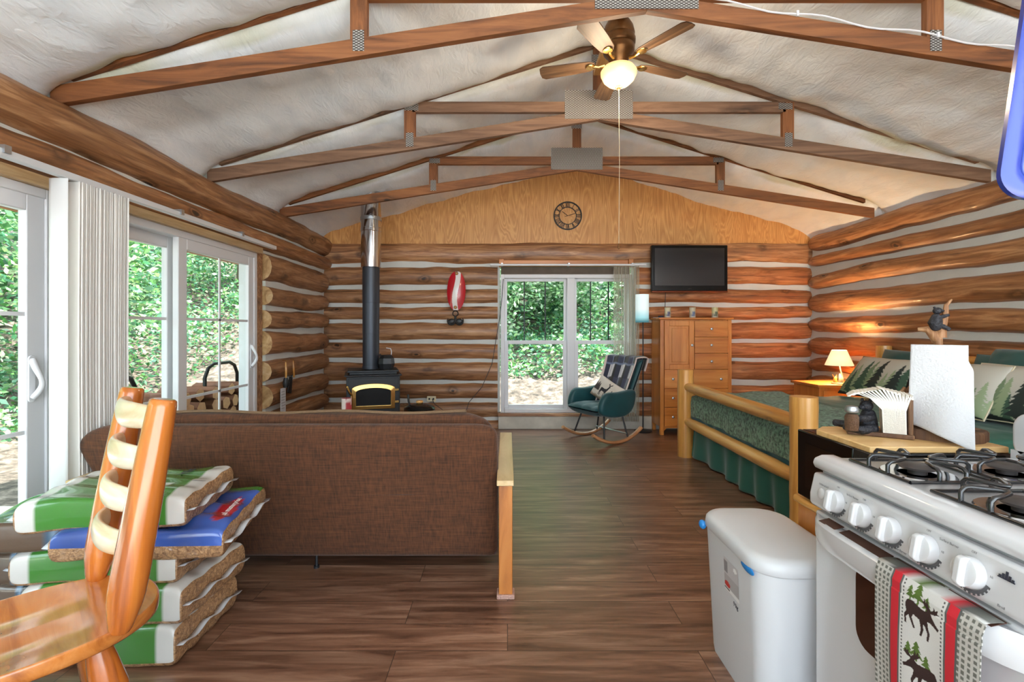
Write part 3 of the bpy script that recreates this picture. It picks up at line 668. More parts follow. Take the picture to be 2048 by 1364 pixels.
d = dr.build('door', M_brass, ws, bevel=.004, label='polished brass door frame')
q = MB(); q.prism(o2, -.275, -.265); q.build('door_glass', plain('sooty_glass', (20, 18, 17), .3, spec=.25, var=.5, vscale=6), d)
q = MB(); q.tube([(-.225, -.30, .56), (-.25, -.31, .60), (-.27, -.325, .655)], [.012, .011, .014], 8, dome=True).tube([(-.225, -.30, .56), (-.225, -.30, .42)], .008, 8); q.build('door_handle', M_brass, d)
for z in (.47, .60): q = MB(); q.box(.22, .265, -.29, -.262, z-.012, z+.012); q.build('hinge', M_brass, d, bevel=.003)
sp = thing('stove_pipe', 'stove pipe rising from the wood stove, matt black below and shiny steel above', 'stove pipe', (-1.56, 5.60, .848))
q = MB(); q.lathe([(.098, 0), (.098, .03), (.092, .03), (.092, .40), (.094, .402), (.094, .75), (.096, .752), (.096, 1.16)], n=28); q.build('flue', plain('flue_black', (64, 68, 76), .42, metal=.5), sp)
q = MB(); q.lathe([(.10, 1.15), (.112, 1.155), (.112, 1.56), (.116, 1.565), (.116, 1.60), (.112, 1.605), (.112, 2.10)], n=28); q.build('insulated_flue', M_chrome, sp, label='shiny steel insulated pipe')
q = MB(); q.lathe([(.113, 1.685), (.119, 1.69), (.119, 1.725), (.113, 1.73)], n=28).tube([(.0, -.118, 1.715), (.03, -.125, 1.74), (.06, -.11, 1.715)], .007, 6); q.build('locking_band', M_steel, sp)
# kettle-like stove fan box
kt = thing('stove_top_steamer', 'black faceted cast-iron humidifier standing on the wood stove', 'steamer', (-1.375, 5.56, .85), .3)
q = MB(); q.add([(x*s, y*s, z) for z, s in ((0, .82), (.06, 1), (.12, .92), (.155, .62)) for x, y in ((-.085, -.05), (-.04, -.085), (.05, -.085), (.09, -.04), (.09, .05), (.04, .085), (-.05, .085), (-.085, .04))],
      [(r*8+k, r*8+(k+1) % 8, (r+1)*8+(k+1) % 8, (r+1)*8+k) for r in range(3) for k in range(8)]+[tuple(range(7, -1, -1)), tuple(range(24, 32))]); q.build('body', M_black, kt, flatshade=True)
q = MB(); q.tube([(-.05, 0, .13), (-.075, 0, .165)], .012, 8); q.build('spout', M_black, kt)
q = MB(); q.tube([(.055, .03, .14), (.06, .03, .19), (.05, .03, .225), (.0, .03, .235)], .0045, 6); q.build('wire_handle', M_white, kt)

# low hearth table hidden behind the futon carries candle and pan
ht = thing('low_side_table', 'low side table behind the brown futon holding the candle and the round pan', 'table', (-1.05, 4.45, 0))
MB().box(-.62, .62, -.2, .25, .44, .47).build('tabletop', M_oakx, ht, bevel=.004)
for sx in (-.58, .58):
    for sy in (-.16, .21): MB().box(sx-.02, sx+.02, sy-.02, sy+.02, 0, .44).build('leg', M_oak, ht)
cnd = thing('pillar_candle', 'short red and white pillar candle in front of the wood stove', 'candle', (-1.477, 4.50, .47))
q = MB(); q.grid(25, 10, lambda u, v: (.045*np.cos(2*PI*u), .045*np.sin(2*PI*u), v*.195), lambda u, v: np.where(((np.sin(u*14+v*3)+np.sin(u*5-v*6)) > .1)[:, None], np.array([lin((178, 62, 70))]), np.array([lin((222, 205, 200))])))
q.add([(.045*math.cos(2*PI*k/24), .045*math.sin(2*PI*k/24), .193) for k in range(24)], [tuple(range(24))], [lin((160, 60, 66))]*24); q.build('wax', painted('candle_wax', .45, bump=.1, bscale=60), cnd)
MB().tube([(0, 0, .19), (.002, 0, .205)], .0015, 5).build('wick', M_black, cnd)
pan = thing('round_pan', 'round black pan with an upright handle and wooden knob behind the futon', 'pan', (-.80, 4.46, .47))
q = MB(); q.lathe([(.001, .0), (.11, .0), (.135, .06), (.14, .11), (.13, .125), (.08, .145), (.03, .155), (.001, .157)], n=28); q.build('body', M_blackg, pan)
q = MB(); q.tube([(-.085, 0, .12), (-.10, 0, .17), (-.105, 0, .23)], [.008, .01, .011], 8, dome=True); q.build('handle', M_black, pan)
q = MB(); q.lathe([(.02, .15), (.034, .165), (.03, .178), (.001, .184)], n=18); q.build('knob', M_pine, pan, label='pale wooden knob')

# outlets & cords on the back wall
ol = MB(); ol.prism(roundrect(.115, .07, .008), -.006, .006); oo = ol.build('wall_outlet', plain('ivory', (226, 214, 180), .4), None, (-.99, 6.385, .39), label='ivory electrical outlet on the log wall beside the wood stove', cat='outlet')
for x in (-.028, .026): MB().box(x-.010, x+.010, -.009, -.005, -.012, .012).build('socket', M_black, oo)
q = MB(); q.tube([(-.98, 6.375, .39), (-.95, 6.35, .33), (-.84, 6.32, .26), (-.78, 6.32, .2), (-.6, 6.3, .01)], .004, 6); q.build('power_cord', M_black, None, label='thin black cord plugged into the outlet beside the wood stove', cat='cord')
q = MB(); q.tube([(-.055, 6.36, 1.95), (-.07, 6.365, 1.72), (-.10, 6.37, 1.45), (-.16, 6.37, 1.1), (-.20, 6.37, .85), (-.33, 6.36, .55), (-.5, 6.34, .35), (-.6, 6.33, .02)], .004, 6); q.build('antenna_cord', M_black, None, label='long dark cord hanging down the logs beside the back window', cat='cord')

# hearth tools on left wall
for nm, lab, y, ln, kind in (('hearth_brush', 'hearth brush with wooden handle hanging on the logs by the patio door', 5.02, .30, 0), ('hearth_shovel', 'small black hearth shovel with wooden handle hanging beside the brush', 5.20, .30, 1)):
    t = thing(nm, lab, 'hearth tool', (-2.285, y, .96))
    MB().tube([(-.02, 0, .02), (.015, 0, .02), (.02, 0, .0)], .003, 6).build('hook', M_brass, t)
    MB().tube([(.012, 0, .0), (.016, 0, -.08), (.014, 0.01*kind, -.17)], [.006, .012, .009], 8, dome=True).build('handle', M_pine, t)
    if kind: q = MB(); q.prism([(-.03, -.17), (.03, -.17), (.045, -.34), (-.045, -.34)], 0, .012, 'yz'); q.tube([(.012, 0, -.15), (.008, 0, -.22)], .006, 6); q.build('scoop', M_black, t, rot=(-.25, 0, 0), bevel=.003)
    else: q = MB(); q.tube([(.014, 0, -.16), (.014, 0, -.21), (.014, 0, -.26)], [.018, .034, .022], 10); q.build('bristles', M_black, t, label='black bristles')
q = MB(); q.box(0, .004, -.055, .055, -.27, 0); o_ = q.build('paper_notice', M_white, None, (-2.285, 4.985, .70), label='white printed notice hanging below the hearth tools', cat='notice')
for k in range(7): MB().box(.004, .005, -.042, .03+.01*(k % 3), -.04-k*.028, -.034-k*.028).build('text_line', plain('grey_ink', (150, 150, 150)), o_)
# ------------------------------------------------------------ futon
M_futon, nt, b = newmat('brown_chenille'); L = nt.links.new
tc = N(nt, 'ShaderNodeTexCoord'); mp = N(nt, 'ShaderNodeMapping'); mp.inputs['Scale'].default_value = (130, 30, 18); L(tc.outputs['Object'], mp.inputs[0])
n1 = N(nt, 'ShaderNodeTexNoise', i_Scale=1.0, i_Detail=3.0); L(mp.outputs[0], n1.inputs[0])
mp2 = N(nt, 'ShaderNodeMapping'); mp2.inputs['Scale'].default_value = (9, 30, 190); L(tc.outputs['Object'], mp2.inputs[0]); n1b = N(nt, 'ShaderNodeTexNoise', i_Scale=1.0, i_Detail=3.0); L(mp2.outputs[0], n1b.inputs[0])
n2 = N(nt, 'ShaderNodeTexNoise', i_Scale=2.2, i_Detail=4.0); L(tc.outputs['Object'], n2.inputs[0])
c1 = mixc(nt, .5, ramp(nt, n1.outputs[0], [(.3, lin((52, 28, 12))), (.7, lin((106, 63, 34)))]), ramp(nt, n1b.outputs[0], [(.3, lin((52, 28, 12))), (.7, lin((106, 63, 34)))]))
L(mixc(nt, .5, c1, ramp(nt, n2.outputs[0], [(.3, (.7, .68, .66)), (.7, (1.0, 1.0, 1.0))]), 'MULTIPLY'), b.inputs['Base Color'])
b.inputs['Roughness'].default_value = .9; b.inputs['Sheen Weight'].default_value = .12; b.inputs['Sheen Roughness'].default_value = .4
ad = N(nt, 'ShaderNodeMath', operation='ADD'); L(n1.outputs[0], ad.inputs[0]); L(n1b.outputs[0], ad.inputs[1]); bp = N(nt, 'ShaderNodeBump', i_Strength=.35, i_Distance=.004); L(ad.outputs[0], bp.inputs['Height']); L(bp.outputs[0], b.inputs['Normal'])
fut = thing('futon_sofa', 'brown corduroy futon sofa seen from behind with wooden arms', 'sofa', (-1.07, 2.65, 0))
def slab(outline, yb, th, lean, name, parent, puff=.03, nn=5):
    """outline in xz; closed cushion-like slab with rounded rim"""
    n = len(outline); cx_ = sum(p[0] for p in outline)/n; cz_ = sum(p[1] for p in outline)/n; vs = []; fs = []
    rings = [(.0, 0), (.35, 0), (.8, .0), (.95, .06), (.985, .2), (1.0, .5), (.985, .8), (.95, .94), (.8, 1), (.35, 1), (.0, 1)]
    for s, t in rings:
        for x, z in outline:
            xx = cx_+(x-cx_)*(1-(1-s)*(.28 if 0 else 1)) if 0 else x-(x-cx_)/abs(x-cx_+1e-9)*min(abs(x-cx_), (1-s)*.5); zz = z-(z-cz_)/abs(z-cz_+1e-9)*min(abs(z-cz_), (1-s)*.5)
            vs.append((xx, yb+t*th-(zz)*lean+(-puff if t < .5 else puff)*(1-s**3)*1.0, zz))
    m = len(rings)
    fs = [(r*n+k, r*n+(k+1) % n, (r+1)*n+(k+1) % n, (r+1)*n+k) for r in range(m-1) for k in range(n)]+[tuple(range(n)), tuple((m-1)*n+k for k in range(n))]
    q = MB(); q.add(vs, fs); return q.build(name, M_futon, parent, sub=1, ang=180)
def dens(pts, step=.05):
    out = []
    for i in range(len(pts)):
        a, b_ = pts[i], pts[(i+1) % len(pts)]; l = math.dist(a, b_); n = max(1, int(l/step))
        out += [(a[0]+(b_[0]-a[0])*k/n, a[1]+(b_[1]-a[1])*k/n) for k in range(n)]
    return out
ol = dens([(-.88, .07), (1.02, .07), (1.025, .62), (1.02, .78), (.99, .81), (.93, .818), (-.95, .818), (-1.04, .795), (-1.10, .755), (-1.115, .71), (-1.10, .66), (-.98, .36)])
slab(ol, -.02, .13, .24, 'backrest_cushion', fut, puff=.012)
ol = dens([(-.86, .30), (.98, .30), (1.0, .70), (.99, .78), (.95, .82), (.86, .850), (-.80, .854), (-.93, .838), (-1.0, .80), (-1.02, .7)])
slab(ol, .12, .17, .24, 'upper_cushion', fut, puff=.01)
q = MB(); q.tube([(x, -.208+.02, .844+.006*math.sin(x*9)) for x in [-.85+1.7*k/30 for k in range(31)]], .008, 6); q.v = [(x, y+.16, z+.012) for x, y, z in q.v]
q.build('piping', plain('piping', (118, 92, 66), .8, bump=.5, bscale=200), fut)
q = MB()
def seatp(u, v): return (-.95+1.9*u, .15+.72*v, .33+.02*np.sin(PI*u)*np.sin(PI*v))
q.box(-.96, .98, .16, .90, .22, .38); q.build('seat_cushion', M_futon, fut, bevel=.05, seg=4)
M_arm = wood('futon_arm', (176, 140, 88), (222, 192, 142), (236, 212, 168), 'y', scale=10, rough=.35, coat=.3, bump=.04)
M_armz = wood('futon_frame', (140, 78, 28), (196, 122, 54), (214, 146, 76), 'z', scale=10, rough=.35, coat=.3, bump=.04)
for s, xc in ((-1, -1.01), (1, 1.06)):
    a = thing('armrest', None, None, (xc, 0, 0)); a.parent = fut
    MB().box(-.042, .040, -.30, .80, .545, .572).build('arm_top', M_arm, a, bevel=.004, label='pale wooden arm board')
    for y in (-.29, .72): MB().box(-.032, .034, y, y+.058, .02, .545).build('leg', M_armz, a, bevel=.003)
    MB().box(-.014, .016, -.23, .72, .46, .545).build('upper_rail', M_armz, a, bevel=.002)
    MB().box(-.014, .016, -.23, .72, .12, .19).build('lower_rail', M_armz, a, bevel=.002)
    for k in range(6): y = -.12+k*.15; MB().box(-.01, .012, y, y+.05, .19, .46).build('slat', M_armz, a)
    for y in (-.30, .71): MB().box(-.042, .044, y, y+.075, 0, .022).build('foot_pad', plain('felt_pad', (176, 138, 124), .9, bump=.5, bscale=200, var=.3, vscale=150), a, bevel=.005)
q = MB(); q.tube([(.03, .02, .10), (.03, .02, .01)], .008, 8).tube([(.03, .02, .012), (.03, .02, .0)], .015, 10); q.build('centre_leg', M_black, fut)

# ------------------------------------------------------------ log dining chair (foreground)
ch_ = thing('dining_chair', 'glossy orange pine log dining chair with a ladder back', 'chair', (-1.36, 1.393, 0), math.radians(-42.7))
q = MB(); ns, nr = 48, 14; vs = []
def seat_r(a):
    c_, s_ = math.cos(a), math.sin(a); p = 3.2
    p = 2.3 if s_ > 0 else 3.2; return 1/((abs(c_)/.24)**p+(abs(s_)/(.30 if s_ > 0 else .23))**p)**(1/p)
prof = []
for r in range(nr+1):
    f = r/nr
    for k in range(ns):
        a = 2*PI*k/ns; R = seat_r(a)*f; x, y = R*math.cos(a), R*math.sin(a)
        dish = -.014*(1-f**2)**.8-.012*math.exp(-((abs(x)-.10)/.07)**2)*math.exp(-((y+.06)/.16)**2)+(.010*math.exp(-(x/.03)**2)*math.exp(-((y+.18)/.08)**2))
        vs.append((x, y, .462+(dish if f < .93 else -.0)))
for zz, sc_ in ((.458, 1.006), (.448, 1.012), (.42, 1.005), (.41, .985), (.41, .02)):
    for k in range(ns): a = 2*PI*k/ns; R = seat_r(a)*sc_; vs.append((R*math.cos(a), R*math.sin(a), zz))
q.add(vs, [(r*ns+k, r*ns+(k+1) % ns, (r+1)*ns+(k+1) % ns, (r+1)*ns+k) for r in range(nr+5) for k in range(ns)]); q.build('seat', M_seatw, ch_, sub=1, ang=60)
for s in (-1, 1):
    pts = []; rad = []
    for t, r in ((0, .034), (.06, .040), (.13, .055), (.2, .059), (.6, .055), (.85, .049), (.985, .045), (1, .042)):
        pts.append((s*(.205+.006*t), .17+.105*t, .44+.655*t)); rad.append(r)
    MB().tube(pts, rad, 20, flat=.82, ref=(1, 0, 0)).build('back_post', M_chairw, ch_, sub=1, ang=50)
M_slat = wood('pale_sapwood', (214, 184, 136), (238, 222, 188), (246, 238, 218), 'x', scale=10, rough=.3, coat=.5, bump=.05)
for k in range(4):
    t = .91-.185*k; z = .44+.655*t; y = .17+.105*t; n = 13
    pts = [(-.19+.38*i/(n-1), y-.054*math.sin(PI*i/(n-1)), z) for i in range(n)]
    q = MB(); q.tube(pts, [.026+.018*math.sin(PI*i/(n-1))**.5 for i in range(n)], 14, flat=.40, ref=(0, 0, 1)); q.build('back_slat', M_slat, ch_, sub=1, ang=80)
for sx, sy in ((-1, 1), (1, 1), (-1, -1), (1, -1)):
    pts = [(sx*.15, sy*.13, .415), (sx*.155, sy*.14, .36), (sx*.165, sy*.155, .28), (sx*.18, sy*.175, .12), (sx*.19, sy*.19, 0)]
    MB().tube(pts, [.028, .036, .045, .042, .030], 16).build('leg', M_chairw, ch_)
q = MB(); q.tube([(-.17, .165, .2), (.17, .165, .2)], .016, 10).tube([(-.17, -.165, .2), (.17, -.165, .2)], .016, 10); q.build('stretcher', M_chairw, ch_)

# ------------------------------------------------------------ wood pellet bags
M_pellet, nt, b = newmat('pellets_in_plastic'); L = nt.links.new
tc = N(nt, 'ShaderNodeTexCoord'); nn = N(nt, 'ShaderNodeTexNoise', i_Scale=30.0); L(tc.outputs['Object'], nn.inputs[0]); ad = N(nt, 'ShaderNodeVectorMath', operation='MULTIPLY_ADD'); L(nn.outputs['Color'], ad.inputs[0]); ad.inputs[1].default_value = (.06,)*3; L(tc.outputs['Object'], ad.inputs[2])
mp = N(nt, 'ShaderNodeMapping'); mp.inputs['Scale'].default_value = (1, .55, 1.3); L(ad.outputs[0], mp.inputs[0])
vo = N(nt, 'ShaderNodeTexVoronoi', i_Scale=95.0); L(mp.outputs[0], vo.inputs[0])
L(mixc(nt, .55, ramp(nt, vo.outputs['Distance'], [(.0, lin((206, 160, 112))), (.7, lin((92, 58, 34)))]), ramp(nt, vo.outputs['Color'], [(0, lin((112, 76, 48))), (1, lin((214, 170, 122)))])), b.inputs['Base Color'])
b.inputs['Roughness'].default_value = .6; b.inputs['Coat Weight'].default_value = .8; b.inputs['Coat Roughness'].default_value = .12
bp = N(nt, 'ShaderNodeBump', i_Strength=.6, i_Distance=.004); L(vo.outputs['Distance'], bp.inputs['Height']); L(bp.outputs[0], b.inputs['Normal'])
n9 = N(nt, 'ShaderNodeTexNoise', i_Scale=14.0, i_Distortion=2.0); L(tc.outputs['Object'], n9.inputs[0]); bp2 = N(nt, 'ShaderNodeBump', i_Strength=.8, i_Distance=.02); L(n9.outputs[0], bp2.inputs['Height']); L(bp2.outputs[0], b.inputs['Coat Normal'])
M_film = painted('printed_film', .25, bump=.6, bscale=14, coat=.8)
M_clear = plain('clear_film', (196, 202, 208), .15, coat=.9, bump=.8, bscale=22)
GR, WH, BL = lin((62, 124, 46)), lin((206, 204, 198)), lin((58, 92, 170))
def warp(t): t = (t-.5)*2; return np.sign(t)*(1-(1-np.abs(t))**1.9)
def bag(name, label, loc, rz, L_=.64, W_=.43, H_=.135, style='green', tilt=(0, 0), droop=None, grp='stacked bags of wood pellets'):
    t = thing(name, label, 'bag', loc, group=grp, rot=(tilt[0], tilt[1], rz))
    def P(u, v, sg):
        a, c_ = warp(u), warp(v)
        ex = (1-np.abs(a)**22)**(1/4.5); ey = (1-np.abs(c_)**22)**(1/4.5); h = H_/2*ex*ey
        x = a*L_/2*(1-.03*(1-np.abs(c_))); y = c_*W_/2*(1-.02*(1-np.abs(a)))
        z = H_/2+sg*h+.006*np.sin(a*5+c_*3)*ex*ey+.004*np.sin(c_*11+a*2)*ex*ey
        if droop: z = z-droop*np.maximum(0, -a-.1)**1.6
        return x, y, z
    def col(u, v):
        a, c_ = warp(u), warp(v); k = np.tile(np.array(GR if style != 'blue' else BL), (len(u), 1))
        if style == 'green':
            k[np.abs(a) > .76] = WH; k[(np.abs(a+.1) < .16) & (np.abs(c_-.1) < .5)] = lin((40, 62, 50)); k[(np.abs(a-.45) < .1) & (c_ < -.2) & (c_ > -.55)] = WH
            st = (np.abs(a-.45) < .09) & (c_ < -.24) & (c_ > -.51) & (np.sin(c_*230) > 0); k[st] = lin((60, 50, 80))
        elif style == 'blue':
            k = k*(1+.35*np.sin(a*5+c_*4))[:, None]; k[(c_ > .72)] = GR
            e = ((c_+.15)/.55)**2+((a-.80)/.12)**2 < 1; k[e] = lin((176, 22, 34))
        else:
            s_ = np.sin(a*9+np.sin(c_*7)*1.4); k[:] = lin((112, 138, 160)); k[s_ > .3] = lin((60, 88, 108)); k[s_ < -.6] = lin((30, 40, 44)); k[(a < -.70)] = lin((48, 122, 52)); k[(c_ > .6)] = lin((60, 132, 60)); k[(np.abs(a) < .35) & (c_ < -.55)] = lin((90, 74, 60))
        return k
    q = MB(); q.cur = 0; q.grid(46, 40, lambda u, v: P(u, v, 1), col)
    q.cur = 1; nfb = len(q.f); q.grid(46, 40, lambda u, v: P(u, v, -1), col)
    # side faces near the rim show the pellets through clear film
    for i in range(nfb):
        a = warp(np.array((i//39+.5)/45)); c_ = warp(np.array((i % 39+.5)/39)); bot = False
        if abs(a) > .975 or c_ > .975: q.m[i] = 1
        if style == 'print': q.m[i] = 0 if a < .975 else 1
        elif c_ < -.97 and abs(a) < .93: q.m[i] = 0
    if style == 'print':
        for i in range(nfb, len(q.f)): q.m[i] = 0
    elif style == 'green':
        for i in range(nfb, len(q.f)):
            a = warp(np.array(((i-nfb)//39+.5)/45)); c_ = warp(np.array(((i-nfb) % 39+.5)/39))
            if c_ < -.985 and abs(a) < .975: q.m[i] = 0
    q.build('sack', [M_film, M_pellet], t, ang=75)
    for s in (-1, 1):
        q = MB(); q.grid(18, 3, lambda u, v: ((u-.5)*0+s*(L_/2-.004+v*.03), (u-.5)*W_*.97, H_/2+.008*np.sin(u*17+s)+.004*v-(droop*(1.0) if droop and s < 0 else 0))); q.build('seal', M_clear if s > 0 else M_film if style == 'print' else M_clear, t, solid=.001)
    return t
base = (-1.60, 2.08)
B1 = bag('pellet_bag', 'green and white pellet bag at the very bottom of the stack on the floor', (-1.585, 2.08, 0), 0, H_=.165)
B2 = bag('pellet_bag', 'pellet bag second from the floor, sticking out furthest toward the aisle', (-1.555, 2.09, .160), -.03, H_=.15)
B3 = bag('pellet_bag', 'pellet bag third from the floor, directly under the blue one', (-1.60, 2.10, .305), .02, H_=.135)
B4 = bag('pellet_bag', 'blue pellet bag with a red oval badge and a pointed green corner', (-1.44, 2.10, .425), .16, style='blue', L_=.60, W_=.50, H_=.12, tilt=(.04, .05))
B5 = bag('pellet_bag', 'topmost pellet bag with a green label and barcode, on the blue bag', (-1.56, 2.06, .535), .12, L_=.60, W_=.42, H_=.125, tilt=(.03, 0))
B6 = bag('pellet_bag', 'shiny bag drooping off the stack toward the patio door with a green tip', (-1.93, 2.02, .455), .30, L_=.62, W_=.42, H_=.12, style='print', droop=.16)
B7 = bag('pellet_bag', 'silvery printed bag lying behind the chair under the drooping bag', (-1.99, 2.12, .0), .1, L_=.34, W_=.42, H_=.15, style='print')
B8 = bag('pellet_bag', 'white and green bag just above the silvery one on the floor by the patio door', (-2.0, 2.12, .15), .05, L_=.34, W_=.42, H_=.15, style='print')
B9 = bag('pellet_bag', 'silver bag directly beneath the drooping bag on the patio door side', (-2.0, 2.10, .30), .05, L_=.34, W_=.42, H_=.14, style='print')
wht = plain('print_white', (236, 232, 226), .5); drk = plain('print_dark', (44, 46, 60), .5)
text(B4, 'Ortal masterprise', .034, (.24, -.035, .1207), (0, .0, PI/2), wht, sx=.9)
text(B5, 'Recommendar Pier Sura', .026, (.268, .0, .118), (0, .35, PI/2), drk, sx=.8)
text(B5, 'Ylis', .06, (.15, .11, .1262), (0, 0, PI/2), drk)

# ------------------------------------------------------------ trash bin
tb = thing('trash_bin', 'white plastic lidded trash bin standing against the stove', 'trash bin', (.968, 1.82, 0))
def loft(mb, secs):
    n = len(secs[0][1]); vs = [(x, y, z) for z, pl_ in secs for x, y in pl_]; m = len(secs)
    mb.add(vs, [(r*n+k, r*n+(k+1) % n, (r+1)*n+(k+1) % n, (r+1)*n+k) for r in range(m-1) for k in range(n)]+[tuple(range(n-1, -1, -1)), tuple((m-1)*n+k for k in range(n))]); return mb
def rr(w_, h_, r=.06): return [(x, y) for x, y in roundrect(w_, h_, r, 8)]
M_bin = plain('bin_plastic', (208, 210, 213), .42)
q = MB(); loft(q, [(0, rr(.26, .42)), (.02, rr(.265, .43)), (.485, rr(.305, .49, .08)), (.505, rr(.305, .49, .08))]); q.build('body', M_bin, tb, ang=50)
q = MB(); loft(q, [(.500, rr(.322, .508, .10)), (.504, rr(.328, .515, .10)), (.535, rr(.322, .508, .10)), (.545, rr(.308, .494, .10)), (.551, rr(.27, .44, .09)), (.553, rr(.05, .1, .02))]); q.build('lid', M_bin, tb, ang=60)
bg_ = plain('blue_liner', (38, 132, 208), .4)
q = MB(); q.blob((-.158, -.165, .492), (.006, .045, .013)); q.build('bin_liner', bg_, tb, label='bright blue liner edge peeking out near the front')
q = MB(); q.blob((-.164, .20, .495), (.014, .02, .018)); q.build('bin_liner', bg_, tb, label='bright blue liner knot at the far corner')
def lab(u, v):
    k = np.tile(np.array(lin((176, 174, 176))), (len(u), 1)); k[v > .5] = lin((196, 194, 196)); k[(v < .12)] = lin((236, 236, 236)); k[((u-.78)/.12)**2+((v-.86)/.07)**2 < 1] = lin((240, 240, 240)); k[(u < .26) & (v > .55) & (v < .9)] = lin((140, 138, 142))
    k[((u-.2)/.2)**2+((v-.2)/.09)**2 < 1] = lin((196, 60, 60)); k[(v < .1) & (u < .35) & (v > .05)] = lin((90, 90, 90)); return k
q = MB(); q.grid(30, 40, lambda u, v: (v*0, .03-u*.115, .325+v*.12), lab); q.v = [(-.1528+.02*(.485-z)/.465-.0012, y, z) for x, y, z in q.v]; q.build('label_sticker', painted('sticker', .4, bump=.0), tb)
text(tb, '9 kg', .022, (-.1485, -.06, .305), (PI/2, 0, -PI/2), drk)
MB().box(-.075, .075, -.25, -.20, .03, .06).build('foot_pedal', plain('grey_plastic', (150, 150, 152), .5), tb, bevel=.01)

# ------------------------------------------------------------ gas stove
st = thing('gas_range', 'white gas range with black wire grates and a row of five knobs', 'range', (.95, 1.19, 0))
HY = .32
q = MB(); q.box(.02, .66, -HY, HY, .05, .87); q.build('body', M_whitew, st, bevel=.004)
q = MB(); q.prism([(.015, .868), (-.005, .875), (-.012, .89), (-.006, .905), (.015, .914), (.05, .914), (.07, .904), (.60, .904), (.62, .912), (.66, .912), (.66, .868)], -HY, HY, 'xz'); q.build('cooktop', M_whitew, st, bevel=.006, seg=3, ang=50)
q = MB(); q.prism([(.02, .862), (-.008, .862), (-.022, .80), (-.022, .772), (-.012, .760), (.02, .760)], -HY+.002, HY-.002, 'xz'); q.build('control_panel', M_whitew, st, bevel=.008, seg=3, ang=50)
Mtilt = Matrix.Rotation(math.radians(-90-12), 4, 'Y')
def knobm(y):
    k = thing('knob', None, None, (-.019, y, .812)); k.parent = st; k.rotation_euler = (0, math.radians(-90+10), 0)
    q = MB(); q.lathe([(.031, 0), (.031, .012), (.028, .019), (.02, .022), (.001, .022)], n=32); q.build('dial', M_whitew, k)
    q = MB(); q.prism([(-.030, .012), (.030, .012), (.030, .026), (.024, .034), (-.024, .034), (-.030, .026)], -.0085, .0085, 'xz'); q.build('grip', M_whitew, k, bevel=.004, seg=3)
    q = MB(); n = 22
    for i in range(n):
        a0 = math.radians(105+150*i/n); a1 = math.radians(105+150*(i+1)/n); R = .042 if i % 2 else .0385
        q.add([(r*math.cos(a), r*math.sin(a), z) for z in (.0005, .0012) for r, a in ((.0325, a0), (R, a0), (R, a1), (.0325, a1))], [(0, 1, 2, 3), (7, 6, 5, 4), (1, 5, 6, 2)])
    q.build('dial_marking', plain('grey_print', (84, 84, 88), .6), k)
    return k
k0 = None
for y in (.195, .094, -.001, -.1024, -.208):
    if k0 is None: k0 = knobm(y)
    else: c_ = clone(k0, st); c_.location = (-.019, y, .812)
q = MB(); q.M = Matrix.Translation((-.019, .262, .812)) @ Matrix.Rotation(math.radians(-80), 4, 'Y'); q.lathe([(.016, 0), (.016, .003), (.012, .006), (.001, .006)], n=20); q.build('timer_button', M_whitew, st)
gi = plain('panel_print', (120, 120, 124), .6)
RT = (math.radians(80), 0, -PI/2)
for y, s, z in ((.255, 'OVEN LIGHT', .838), (.135, 'Surface Burner', .846), (-.03, 'Surface Burner', .765+.012), (-.155, 'Surface Burner', .848), (-.27, 'Broil', .778)):
    text(st, s, .0075, (-.0235 if z < .8 else -.0175, y, z), RT, gi, ext=.0002)
for y in (.195, .094, -.1024, -.208):
    for dy_, dz_, s in ((-.0, .040, 'OFF'), (-.043, .012, 'HI'), (.040, -.012, 'LO')):
        text(st, s, .0065, (-.0225 if dz_ < .02 else -.0145, y+dy_, .812+dz_), RT, gi, ext=.0002)
q = MB(); q.M = Matrix.Translation((-.0165, -.274, .836)) @ Matrix.Rotation(math.radians(10), 4, 'Y')
for dy_, h in ((-.012, .004), (-.006, .008), (0, .014), (.006, .008), (.012, .004)): q.box(-.001, 0, dy_-.0022, dy_+.0022, -.004, h-.004)
q.box(-.001, 0, -.016, .016, -.006, -.004); q.build('emblem', drk, st)
# oven door
od = MB(); od.box(-.006, .02, -HY+.006, HY-.006, .17, .748); od = od.build('oven_door', M_whitew, st, bevel=.008, seg=3)
q = MB(); q.prism(roundrect(.30, .22, .045), -.0085, .0, 'yz'); q.v = [(x, y-.015, z+.565) for x, y, z in q.v]; q.build('window', plain('oven_glass', (44, 20, 14), .08, spec=.8, coat=.6), od)
q = MB(); n = 24; vs = []
for i in range(n+1):
    y = -.30+.60*i/n; e = max(0, 1-((y)/.30)**6); d_ = .045*e+.004
    for x, z in ((-.006, .738), (-.006-d_*.8, .742), (-.008-d_, .735), (-.008-d_, .69), (-.006-d_*.85, .672), (-.006-d_*.5, .676), (-.006-d_*.55, .725)): vs.append((x, y, z))
q.add(vs, [(i*7+k, i*7+(k+1) % 7, (i+1)*7+(k+1) % 7, (i+1)*7+k) for i in range(n) for k in range(7)]+[tuple(range(7)), tuple(n*7+k for k in range(7))]); q.build('door_handle', M_whitew, od, ang=50)
for y0, y1 in ((-.27, -.15), (-.14, -.01), (.0, .155), (.175, .24)): q = MB(); q.prism([(-.012, .7465), (-.042, .7405), (-.042, .7415), (-.012, .7485)], y0, y1, 'xz'); q.build('slot_shade', plain('slot_dark', (70, 40, 28), .6), od)  # dark strips laid on the handle, recess shade put into their colour
MB().box(-.004, .02, -HY+.006, HY-.006, .05, .16).build('drawer_front', M_whitew, st, bevel=.008)
q = MB(); q.prism(roundrect(.64, .145, .05), .60, .66, 'yz'); q.v = [(x, y, z+.975) for x, y, z in q.v]; q.build('backguard', M_whitew, st, bevel=.012, seg=4, ang=50)
